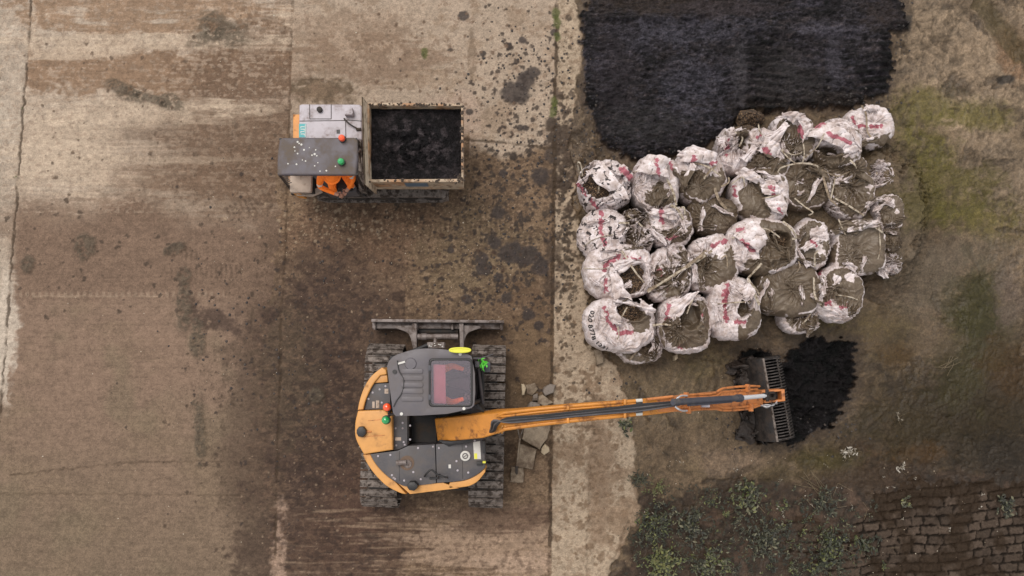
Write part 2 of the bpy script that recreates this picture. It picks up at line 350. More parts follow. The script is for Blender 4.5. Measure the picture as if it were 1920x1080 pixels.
Zm += .035*np.maximum(0, fbm(px/40, py/60, 91, 3))*E(1830, 130, 190, 180, .5, .3)
wm = np.full((NX, NY), .5)+.18*N1+.1*N2
# curved drag scars in the mud near the bags
for (a, b, r_) in ((1230, 720, 60), (1250, 700, 90), (1200, 730, 40), (1500, 600, 70), (1300, 760, 120)):
    q = np.hypot(px-a, (py-b)*1.4)+8*N2; e = np.exp(-((q-r_)/4)**2)*ss(-.2, .3, N1+.2)*(px > 1150)
    Zm -= .02*e; lm(e, (84, 70, 54), .4)
for (a, b, c_, d_, an) in ((1870, 150, 18, 9, 20), (1800, 160, 22, 26, 0), (1890, 300, 40, 5, -10), (1700, 90, 30, 4, 60), (1840, 40, 50, 5, 50), (1760, 560, 40, 5, 80), (1830, 480, 60, 4, 70), (1900, 430, 30, 6, 10), (1380, 905, 60, 5, 0), (1260, 780, 30, 6, 60), (1210, 760, 34, 6, 75), (1640, 560, 20, 6, 20)):
    e = E(a, b, c_, d_, .5, 1.0, an); lm(e, (70, 58, 46), .6); Zm -= .02*e
lm(ss(.35, .5, 1-np.abs(fbm(px/30, py/38, 92, 4))*5)*ss(-.2, .5, N1), (88, 74, 58), .5)
Zm -= .012*ss(.3, .6, 1-np.abs(fbm(px/30, py/38, 92, 4))*5)*ss(-.2, .5, N1)
qx_ = px+55*N1+14*N2; qy_ = py+55*NB+14*fbm(px/34, py/34, 93, 3)
flow = fbm(qx_/8, qy_/26, 94, 4); flow2 = (1-np.abs(fbm(qx_/24, qy_/16, 95, 4)))**4
mud *= np.clip(1+.20*flow+.10*G1-.28*flow2*ss(-.4, .4, N1+.2)+.12*G2, .4, 1.6)[..., None]; Zm += (.012*flow-.016*flow2)*(.4+.6*rgh)
for (a, b, c_, d_, rgb_, k_) in ((1830, 775, 120, 80, (50, 39, 20), .85), (1700, 800, 60, 45, (58, 46, 24), .8), (1890, 870, 60, 50, (44, 35, 24), .8), (1835, 600, 48, 120, (60, 55, 24), .9), (1800, 700, 60, 60, (60, 52, 26), .75), (1740, 395, 90, 40, (92, 84, 38), .6), (1780, 330, 80, 26, (98, 88, 44), .6), (1880, 620, 40, 50, (58, 54, 30), .7), (1890, 690, 40, 60, (72, 50, 22), .6), (1690, 665, 34, 26, (80, 58, 26), .6), (1745, 850, 40, 18, (74, 50, 18), .6), (1560, 865, 50, 22, (74, 66, 28), .6), (1600, 900, 120, 22, (66, 50, 34), .7), (1480, 890, 60, 14, (82, 68, 40), .5), (1760, 640, 50, 30, (104, 88, 70), .6), (1650, 610, 50, 40, (96, 78, 54), .5), (1900, 560, 26, 50, (110, 94, 82), .7), (1740, 520, 60, 60, (104, 92, 76), .5), (1800, 470, 90, 40, (112, 98, 82), .5)):
    lm(E(a, b, c_, d_, .9, .8), rgb_, k_)
# wet strands of water: gully at the top right
g = line([(1845, 0), (1880, 50), (1925, 100)], 12, 14, 14); Zm -= .06*g; lm(g, (84, 72, 46), .7)
# --- black raked mud
BLK = [(1088, 40), (1102, 0), (1100, -60), (1180, -400), (1600, -420), (1680, -80), (1690, 0), (1700, 44), (1672, 62), (1672, 110), (1668, 172), (1632, 188), (1560, 203), (1480, 208), (1400, 206), (1368, 246), (1300, 282), (1190, 296), (1128, 268), (1104, 215), (1094, 150)]
sdb = sdp(BLK)+6*N2+6*N3+3*N4; tooth = np.sin(py/2.35+N2*1.5); sdb += (px > 1640)*(4*tooth)
BK = ss(2.5, -2.5, sdb)
HOL = [(1376, 700), (1384, 668), (1440, 655), (1470, 676), (1500, 652), (1512, 628), (1552, 628), (1560, 644), (1600, 641), (1607, 690), (1606, 724), (1586, 762), (1560, 800), (1524, 816), (1480, 834), (1425, 832), (1405, 790), (1398, 745)]
sdh = sdp(HOL)+5*N2+4*N3+2.5*N4+(px > 1560)*(3.5*np.sin(py/2.1+N2))
HK = ss(2.5, -2.5, sdh)
black = np.empty_like(col); black[:] = S(46, 42, 45)
b2 = ss(-.3, .6, fbm(px/70, py/50, 20, 4)); black += (np.array(S(27, 24, 26))-black)*(b2*.8)[..., None]
b3 = ss(.1, .9, fbm(px/120, py/34, 21, 4)); black += (np.array(S(72, 68, 77))-black)*(b3*.7)[..., None]  # purplish sheen patches painted into the silt colour; more follow below
b4 = ss(.15, .7, fbm(px/13, py/5, 22, 3)); black += (np.array(S(74, 66, 66))-black)*(b4*.55)[..., None]
b5 = ss(.2, .8, fbm(px/40, py/16, 27, 3)); black += (np.array(S(20, 18, 19))-black)*(b5*.7)[..., None]
b6 = E(1280, 60, 120, 30, .6, .6)+E(1300, 160, 60, 60, .6, .6)+E(1190, 70, 40, 30, .6, .6); black += (np.array(S(78, 76, 86))-black)*(np.clip(b6, 0, 1)*.45)[..., None]
black *= (1+.5*fbm(px/10, py/2.8, 29, 3)+.3*N4+.3*G3+.3*N3)[..., None]; black += (np.array(S(92, 88, 98))-black)*(ss(.35, .8, fbm(px/7, py/3, 97, 3)+.3*fbm(px/60, py/40, 98, 2))*.45)[..., None]; black = np.clip(black, .004, .2)  # pale bluish flecks are highlights painted into the albedo
for (a, b, c_, d_, rgb_, k_) in ((1230, 8, 150, 26, (66, 56, 50), .7), (1520, 196, 160, 20, (62, 54, 50), .6), (1385, 140, 14, 66, (84, 80, 84), .6), (1470, 150, 60, 60, (62, 58, 58), .6), (1540, 60, 60, 14, (92, 88, 98), .6), (1560, 110, 14, 50, (84, 80, 88), .6), (1200, 230, 70, 30, (58, 56, 56), .5), (1150, 120, 40, 90, (56, 50, 54), .5), (1350, 20, 90, 12, (70, 62, 64), .6), (1650, 30, 40, 30, (58, 48, 44), .6), (1660, 130, 16, 60, (28, 25, 26), .7)):
    e = E(a, b, c_, d_, .8, .6); black += (np.array(S(*rgb_))-black)*(e*k_)[..., None]*(1+.5*fbm(px/12, py/3, 96, 2))[..., None]
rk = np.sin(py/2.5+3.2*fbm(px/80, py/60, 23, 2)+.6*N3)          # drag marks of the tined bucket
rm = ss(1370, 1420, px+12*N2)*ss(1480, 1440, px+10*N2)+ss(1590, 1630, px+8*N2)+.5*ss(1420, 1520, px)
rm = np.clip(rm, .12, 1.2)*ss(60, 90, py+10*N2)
black *= (1-.62*ss(.1, .8, rk)*np.clip(rm, 0, 1)*ss(-1.2, 0, N2)+.35*ss(.1, .9, -rk)*np.clip(rm, 0, 1))[..., None]  # rake ridge shading painted into the silt colour as dark and pale lines
hb = (px < 1620)*1.0
black *= (1-.55*np.exp(-((sdb+9+5*N3)/4)**2))[..., None]  # crease just inside the edge, its shade painted as a dark line
h2 = HK[..., None]
black = black*(1-h2)+h2*(np.array(S(25, 22, 23))*(1+.45*N2+.4*N3)[..., None])
Zb = .02+.07*ss(2, -16, sdb)+.035*fbm(px/60, py/40, 25, 4)+.014*fbm(px/16, py/6, 28, 3)+.012*N3+.007*N4+.03*rk*rm+.02*fbm(px/7, py/3, 30, 2)
for yy, x0, x1 in ((205, 1370, 1700), (64, 1370, 1600), (35, 1130, 1330)):
    Zb += .07*np.exp(-((py-yy-6*N2)/5)**2)*ss(x0-10, x0+10, px)*ss(x1+10, x1-10, px)
Zb += .09*np.exp(-((px-1370-8*N2)/7)**2)*ss(70, 90, py)*ss(250, 220, py)
Zh = -.16+.10*fbm(px/24, py/16, 26, 4)+.034*N3+.016*N4+.1*ss(-30, 0, sdh)
lm(ss(18, 0, sdb)*.9, (84, 70, 60), .8); lm(ss(26, 0, sdh), (66, 53, 42), .75)
# spill of black mud on the pale bank, top right
lm(E(1700, 38, 16, 14, .5, .9)+E(1893, 145, 14, 8, .5, .7), (56, 50, 44), .9)
# --- settle everything
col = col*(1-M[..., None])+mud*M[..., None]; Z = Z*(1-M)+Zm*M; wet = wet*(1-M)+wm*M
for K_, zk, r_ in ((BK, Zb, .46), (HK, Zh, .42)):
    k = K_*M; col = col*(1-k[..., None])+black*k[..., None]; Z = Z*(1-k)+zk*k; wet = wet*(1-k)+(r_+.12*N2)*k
# --- slab joints and cracks (concrete only)
K = 1-M
wob = ss(-.6, .2, N2+.5*N3)
for pts, wd, dk in (([(60, 0), (37, 300), (22, 500), (5, 720), (-25, 1080)], 1.6, .8), ([(551, -50), (536, 480), (528, 600)], 1.2, .45), ([(528, 600), (515, 1080)], 1.4, .7), ([(1046, -60), (1040, 290), (1037, 500), (1033, 800), (1031, 1100)], 2.2, .85),
                    ([(868, 262), (960, 270), (1040, 279)], 1.6, .7), ([(1040, 487), (1092, 492)], 1.4, .6), ([(1046, 182), (1080, 184)], 1, .4), ([(20, 892), (120, 880), (240, 868), (420, 866)], 1, .35), ([(1035, 800), (1110, 800)], 1.2, .5),
                    ([(1140, 1075), (1160, 1030), (1178, 975)], 1.5, .3), ([(0, 926), (450, 930)], .8, .2), ([(1108, 830), (1100, 1080)], 1, .3)):
    l = line(pts, wd, 1.6, 2.4)*K; lay(l*wob, (74, 60, 46), dk); Z -= .012*l
for (a, b) in ((1044, 42), (1046, 70), (1040, 190), (1041, 25), (1039, 205), (795, 100)):
    lay(E(a, b, 7, 12, .5, .8)*K, (92, 98, 52), .8)
# fine ribs brushed into the concrete
rib = np.sin(py/1.28+.8*N1)*K; Z += .0008*rib*(px < j3)
col *= (1+.025*rib*(px < j3)*ss(-.5, .5, N2)*ss(350, 460, py))[..., None]
col *= (1+.13*N4*(.7+.3*K)+.10*N3+.06*NS2*K+.09*G3)[..., None]
col *= 1+K[..., None]*(1-BK)[..., None]*np.array([-.01, -.006, .035])
col = np.clip(col, .004, .8)
wet = np.clip(wet, .28, .92)
# --- stone setts, bottom right
SETT = [(1520, 1100), (1560, 1050), (1585, 1010), (1615, 965), (1660, 925), (1740, 910), (1800, 905), (9e3, 895), (9e3, 3e3), (1400, 3e3)]
sds = sdp(SETT)+26*N2+8*N3
SK = ss(12, -12, sds)*M
SK = np.maximum(SK, E(1510, 985, 46, 24, .5, .7)*.6*M); SK = np.maximum(SK, E(1570, 1035, 80, 45, .6, .7)*.85*M)
rowf = (py+.055*(px-1500)+5*fbm(px/90, py/90, 61, 2)+10*ss(1750, 1900, px))/17
row = np.floor(rowf); fy = rowf-row
cw = 27+12*hsh(row, row*0, 7); cx_ = (px+30*hsh(row, row*0+3, 8)+4*fbm(px/22, py/22, 62, 2))/cw; cc = np.floor(cx_); fx = cx_-cc
edge = np.minimum(np.minimum(fx, 1-fx)*cw/1.0, np.minimum(fy, 1-fy)*17)+1.2*N4+.8*N3
st = ss(.6, 2.6, edge); hv = hsh(cc, row, 9)
sett = np.array(S(88, 75, 65))*(.62+.6*hv)[..., None]*(1+.12*N3+.12*N4)[..., None]
sett = sett*st[..., None]+np.array(S(30, 24, 19))*(1-st)[..., None]
mk = (ss(-.1, .5, N2+.5*N1+1.4*ss(985, 910, py))*.85)[..., None]
sett = sett*(1-mk)+np.array(S(54, 42, 31))*mk
k = SK[..., None]*.92; col = col*(1-k)+sett*k; Z += SK*(.03*st*(.7+.3*hv)-.02)
wet = wet*(1-SK)+(.62)*SK
m_gnd = {
 'conc': mat('brushed_concrete', attr='Col', rattr='Rough', spec=.12, var=.1, vscale=30, bump=.35, bscale=55, dist=.008, fine=48),
 'mud': mat('wet_river_mud', attr='Col', rattr='Rough', spec=.22, var=.14, vscale=22, bump=.6, bscale=36, dist=.02, fine=38, finev=.26),
 'blk': mat('black_silt', attr='Col', rattr='Rough', spec=.14, var=.3, vscale=40, bump=1.0, bscale=38, dist=.04, fine=34, finev=.5),
 'sett': mat('worn_stone_setts', attr='Col', rattr='Rough', spec=.08, var=.15, vscale=24, bump=.5, bscale=40, dist=.012, fine=44)}
def ground_z(x, y):
    i = np.clip(np.searchsorted(GX, x), 0, NX-1); j = np.clip(np.searchsorted(GY, y), 0, NY-1); return float(Z[i, j])
FQ = gridfaces(NX, NY)
cls = np.zeros((NX, NY), int); cls[M > .5] = 1; cls[(SK > .5)] = 4
cls[(BK*M > .5)] = 2; cls[(HK*M > .5)] = 3
fcl = cls.ravel()[FQ[:, 0]]
VV = np.stack([X, Y, Z], -1).reshape(-1, 3); CC = col.reshape(-1, 3); WW = wet.ravel()
def sub(k, name, m, loc=(0, 0, 0)):
    f = FQ[fcl == k]; u, inv = np.unique(f.ravel(), return_inverse=True)
    return npmesh(name, VV[u], inv.reshape(-1, 4), m, None, True, {'Col': CC[u], 'Rough': WW[u]}, loc)
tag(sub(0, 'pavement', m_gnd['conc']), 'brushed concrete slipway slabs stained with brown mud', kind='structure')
tag(sub(1, 'mud', m_gnd['mud']), 'brown and olive river mud right of the slipway', kind='structure')
tag(sub(4, 'stone_paving', m_gnd['sett']), 'old brown stone setts at the bottom right', kind='structure')
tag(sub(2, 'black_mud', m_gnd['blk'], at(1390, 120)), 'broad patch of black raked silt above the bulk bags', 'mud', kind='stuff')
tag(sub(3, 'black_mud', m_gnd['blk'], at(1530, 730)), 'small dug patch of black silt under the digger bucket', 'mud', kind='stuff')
# ================================================================== SHAPE BUILDERS
def cat(pts, n=8, closed=False):
    """Catmull-Rom through points"""
    P = [np.array(p, float) for p in pts]; o = []; m = len(P)
    for i in range(m if closed else m-1):
        if closed: a, b, c, d = P[i-1], P[i], P[(i+1) % m], P[(i+2) % m]
        else: a, b, c, d = P[max(i-1, 0)], P[i], P[i+1], P[min(i+2, m-1)]
        for k in range(n):
            t = k/n; o.append(.5*((2*b)+(c-a)*t+(2*a-5*b+4*c-d)*t*t+(3*b-a-3*c+d)*t**3))
    if not closed: o.append(P[-1])
    return [tuple(x) for x in o]
def A(pts): return [at(*p) for p in pts]
class MB:
    def __init__(s): s.bm = bmesh.new()
    def add(s, vs, fs):
        v = [s.bm.verts.new(p) for p in vs]; out = []
        for f in fs:
            try: out.append(s.bm.faces.new([v[i] for i in f]))
            except ValueError: pass
        return v, out
    def prism(s, pts, zt, zb, bev=0, holes=(), px=True, seg=2, taper=0):
        """outline in photo pixels (read at height zt) or world xy, walls down to zb"""
        b = bmesh.new()
        ed = []
        for loop in [pts]+list(holes):
            q = [at(p[0], p[1], zt) if px else Vector((p[0], p[1], zt)) for p in loop]
            vs = [b.verts.new(p) for p in q]
            ed += [b.edges.new((vs[i], vs[(i+1) % len(vs)])) for i in range(len(vs))]
        if holes: bmesh.ops.triangle_fill(b, use_beauty=True, edges=ed)
        else: b.faces.new(b.verts[:])
        bmesh.ops.recalc_face_normals(b, faces=b.faces[:])
        if sum(f.normal.z for f in b.faces) < 0: bmesh.ops.reverse_faces(b, faces=b.faces[:])
        top = b.faces[:]; cen = sum((v.co for v in b.verts), Vector())/len(b.verts)
        rim = [e for e in b.edges if len(e.link_faces) == 1]
        r = bmesh.ops.extrude_edge_only(b, edges=rim)
        nv = [g for g in r['geom'] if isinstance(g, bmesh.types.BMVert)]
        for v in nv:
            v.co.z = zb
            if taper: v.co.x += (cen.x-v.co.x)*taper; v.co.y += (cen.y-v.co.y)*taper
        if not holes: b.faces.new([v for v in _loop(nv, b)]) if False else None
        bmesh.ops.holes_fill(b, edges=[e for e in b.edges if len(e.link_faces) == 1], sides=0) if not holes else None
        bmesh.ops.recalc_face_normals(b, faces=b.faces[:])
        if bev:
            es = [e for e in b.edges if all(abs(v.co.z-zt) < 1e-5 for v in e.verts) and len(e.link_faces) == 2 and e.calc_face_angle(0) > .5]
            bmesh.ops.bevel(b, geom=es, offset=bev, segments=seg, profile=.6, affect='EDGES', clamp_overlap=True)
        s.join(b); return s
    def join(s, b):
        me = bpy.data.meshes.new('t'); b.to_mesh(me); b.free(); s.bm.from_mesh(me); bpy.data.meshes.remove(me)
    def box(s, c, size, rz=0, bev=0, M=None, ry=0, rx=0):
        b = bmesh.new(); bmesh.ops.create_cube(b, size=1)
        for v in b.verts: v.co = Vector((v.co.x*size[0], v.co.y*size[1], v.co.z*size[2]))
        if bev: bmesh.ops.bevel(b, geom=b.edges[:], offset=bev, segments=2, profile=.6, affect='EDGES')
        m = Matrix.Translation(c) @ Matrix.Rotation(rz, 4, 'Z') @ Matrix.Rotation(ry, 4, 'Y') @ Matrix.Rotation(rx, 4, 'X')
        bmesh.ops.transform(b, matrix=m, verts=b.verts); s.join(b); return s
    def sweep(s, pts, prof, up=Vector((0, 0, 1)), caps=True, scales=None, closed=False):
        """prof: list of (a, b): a sideways, b along up"""
        pts = [Vector(p) for p in pts]; n = len(pts); k = len(prof); vs = []
        for i, p in enumerate(pts):
            t = (pts[(i+1) % n]-pts[i-1]) if closed else (pts[min(i+1, n-1)]-pts[max(i-1, 0)])
            t.normalize(); sd_ = t.cross(up)
            if sd_.length < 1e-4: sd_ = t.cross(Vector((1, 0, 0)))
            sd_.normalize(); u2 = sd_.cross(t)
            sc = scales[i] if scales else 1
            if not isinstance(sc, tuple): sc = (sc, sc)
            vs += [p+sd_*a*sc[0]+u2*b*sc[1] for a, b in prof]
        fs = []
        for i in range(n if closed else n-1):
            j = (i+1) % n
            fs += [(i*k+q, i*k+(q+1) % k, j*k+(q+1) % k, j*k+q) for q in range(k)]
        if caps and not closed: fs += [tuple(range(k))[::-1], tuple((n-1)*k+q for q in range(k))]
        s.add(vs, fs); return s
    def tube(s, pts, r, seg=8, scales=None, flat=1, closed=False):
        return s.sweep(pts, [(r*math.cos(2*math.pi*i/seg), r*flat*math.sin(2*math.pi*i/seg)) for i in range(seg)], scales=scales, closed=closed)
    def lathe(s, c, prof, seg=24, axis='Z'):
        """prof: (radius, height)"""
        vs = []; k = len(prof)
        for i in range(seg):
            a = 2*math.pi*i/seg
            for r, h in prof:
                p = Vector((r*math.cos(a), r*math.sin(a), h))
                if axis == 'X': p = Vector((p.z, p.x, p.y))
                if axis == 'Y': p = Vector((p.x, p.z, p.y))
                vs.append(Vector(c)+p)
        fs = [(i*k+q, ((i+1) % seg)*k+q, ((i+1) % seg)*k+q+1, i*k+q+1) for i in range(seg) for q in range(k-1)]
        s.add(vs, fs); return s
    def build(s, name, m, parent=None, smooth=None, loc=None):
        bmesh.ops.remove_doubles(s.bm, verts=s.bm.verts, dist=1e-5)
        bmesh.ops.recalc_face_normals(s.bm, faces=s.bm.faces[:])
        off = Vector(loc) if loc is not None else (wl(parent) if parent is not None else Vector((0, 0, 0)))
        bmesh.ops.translate(s.bm, vec=-off, verts=s.bm.verts)
        ang = R(40)
        for f in s.bm.faces: f.smooth = True
        for e in s.bm.edges: e.smooth = len(e.link_faces) == 2 and e.calc_face_angle(0) < ang
        me = bpy.data.meshes.new(name); s.bm.to_mesh(me); s.bm.free()
        if m: me.materials.append(m)
        o = link(name, me, parent)
        if loc is not None: o.location = Vector(loc)-(wl(parent) if parent is not None else Vector((0, 0, 0)))
        return o
def rect(x0, y0, x1, y1, r=0, n=4):
    if not r: return [(x0, y0), (x1, y0), (x1, y1), (x0, y1)]
    o = []
    for cx, cy, a0 in ((x1-r, y0+r, -90), (x1-r, y1-r, 0), (x0+r, y1-r, 90), (x0+r, y0+r, 180)):
        for k in range(n+1):
            a = R(a0+90*k/n); o.append((cx+r*math.cos(a), cy+r*math.sin(a)))
    return o
BROWN = S(112, 92, 74)
MT = dict(
 orange=mat('orange_machine_paint', S(240, 172, 92), .42, dirt=S(150, 104, 62), damt=.26, dscale=2.6, dsharp=.1, var=.07, bump=.12, bscale=25),
 orange2=mat('muddy_orange_boom_paint', S(232, 152, 58), .45, dirt=S(140, 88, 48), damt=.34, dscale=5, dsharp=.09, var=.1, bump=.15, bscale=40),
 rust=mat('brick_orange_arm_paint', S(226, 142, 78), .5, dirt=S(120, 74, 50), damt=.36, dscale=7, dsharp=.1, var=.12, bump=.2),
 deck=mat('dark_grey_deck_paint', S(82, 79, 84), .5, dirt=S(118, 110, 106), damt=.42, dscale=3, dsharp=.16, var=.1, bump=.15, bscale=30),
 roof=mat('charcoal_cab_roof', S(104, 99, 106), .45, dirt=S(122, 114, 112), damt=.45, dscale=2.4, dsharp=.2, var=.08, bump=.08, bscale=20),
 black=mat('black_rubber', S(36, 34, 36), .5, var=.2, bump=.2),
 dark=mat('dark_recess_steel', S(40, 36, 36), .7, dirt=S(80, 66, 54), damt=.45, dscale=6, var=.2, bump=.3),
 steel=mat('muddy_track_steel', S(138, 126, 118), .6, metal=.15, dirt=S(72, 60, 52), damt=.5, dscale=9, dsharp=.07, var=.25, vscale=20, bump=.6, bscale=50, dist=.015),
 blade=mat('worn_grey_blade', S(140, 128, 124), .5, metal=.15, dirt=S(96, 80, 70), damt=.45, dscale=7, dsharp=.12, var=.15, bump=.3),
 chrome=mat('chrome_rod', S(240, 240, 244), .2, metal=.1, var=.02, bump=0),
 white=mat('white_plastic', S(235, 232, 225), .5, dirt=S(160, 140, 120), damt=.2, dscale=20, var=.03, bump=0),
 yellow=mat('lime_yellow_paint', S(225, 222, 70, .8), .5, var=.05, bump=0),
 lime=mat('lime_green_tape', S(90, 220, 50, .8), .5, var=.2, vscale=60, bump=0),
 skip=mat('dusty_tan_skip_paint', S(206, 184, 158), .7, dirt=S(128, 104, 82), damt=.42, dscale=7, dsharp=.1, var=.12, bump=.4, bscale=50, tint2=S(196, 148, 108)),
 bonnet=mat('pale_grey_bonnet_paint', S(204, 196, 204), .5, dirt=S(150, 132, 126), damt=.36, dscale=5, dsharp=.14, var=.07, bump=.1),
 canopy=mat('blue_grey_canopy', S(92, 86, 97), .5, dirt=S(112, 98, 84), damt=.5, dscale=3, dsharp=.18, var=.1, bump=.12),
 canvas=mat('beige_seat_vinyl', S(212, 190, 172), .6, dirt=S(140, 116, 96), damt=.34, dscale=9, dsharp=.12, var=.08, bump=.3),
 teal=mat('teal_sticker', S(70, 180, 186), .5, var=.03, bump=0),
 bluegrey=mat('blue_grey_plate', S(104, 124, 142), .5, var=.05, bump=0),
 hivis=mat('hi_vis_orange_cloth', S(255, 120, 26, 1.0), .8, var=.14, vscale=18, bump=.5, bscale=26, dist=.02),
 silver=mat('reflective_tape', S(235, 235, 225), .35, var=.05, bump=0),
 skin=mat('skin', S(205, 150, 125), .5, var=.05, bump=0), hair=mat('dark_hair', S(48, 38, 34), .7, bump=.5),
 boot=mat('black_boots', S(40, 36, 34), .6), glove=mat('grey_gloves', S(120, 112, 108), .8),
 blacktr=mat('dark_work_trousers', S(46, 50, 62), .8, bump=.4),
 seatred=mat('faded_red_seat_fabric', S(236, 134, 134, .9), .8, var=.08, bump=.2),
 mudclod2=mat('caked_brown_mud', S(84, 70, 58), .7, var=.3, vscale=20, bump=.4),
 cabin=mat('cab_interior_plastic', S(84, 84, 92), .6, var=.1),
)
def glassmat(name, tint, refl=.12, rough=.05):
    m = bpy.data.materials.new(name); m.use_nodes = True; n = m.node_tree.nodes; L = m.node_tree.links; n.clear()
    o = n.new('ShaderNodeOutputMaterial'); t = n.new('ShaderNodeBsdfTransparent'); t.inputs[0].default_value = (*tint, 1)
    g = n.new('ShaderNodeBsdfGlossy'); g.inputs['Roughness'].default_value = rough; g.inputs[0].default_value = (.9, .9, .95, 1)
    x = n.new('ShaderNodeMixShader'); x.inputs[0].default_value = refl
    L.new(t.outputs[0], x.inputs[1]); L.new(g.outputs[0], x.inputs[2]); L.new(x.outputs[0], o.inputs[0]); return m
MT['hatch'] = glassmat('tinted_hatch_polycarbonate', (1.0, .88, .92), .08, .15)
MT['glass'] = glassmat('dark_cab_glass', (.16, .17, .19), .14, .05)
def lens(name, rgb, em):
    m = mat(name, rgb, .15, bump=0, var=.1, coat=1); return m
MT['lamp_orange'] = lens('orange_beacon_lens', S(240, 80, 26, .95), 0); MT['lamp_green'] = lens('green_beacon_lens', S(22, 150, 80, .95), 0)
def beacon(parent, name, x, y, z, m, r=.055):
    c = at(x, y, z)
    b = MB(); b.lathe(c, [(.001, 0), (r*1.1, 0), (r*1.1, .03), (r*.9, .035), (.001, .035)], 20); bo = b.build(name, MT['black'], parent)
    b = MB(); b.lathe(c+Vector((0, 0, .036)), [(r*.95, 0), (r*.95, .05)]+[(r*.95*math.cos(a), .05+r*.7*math.sin(a)) for a in (.4, .8, 1.2)]+[(.001, .05+r*.7)], 20)
    b.build('lens', m, bo)
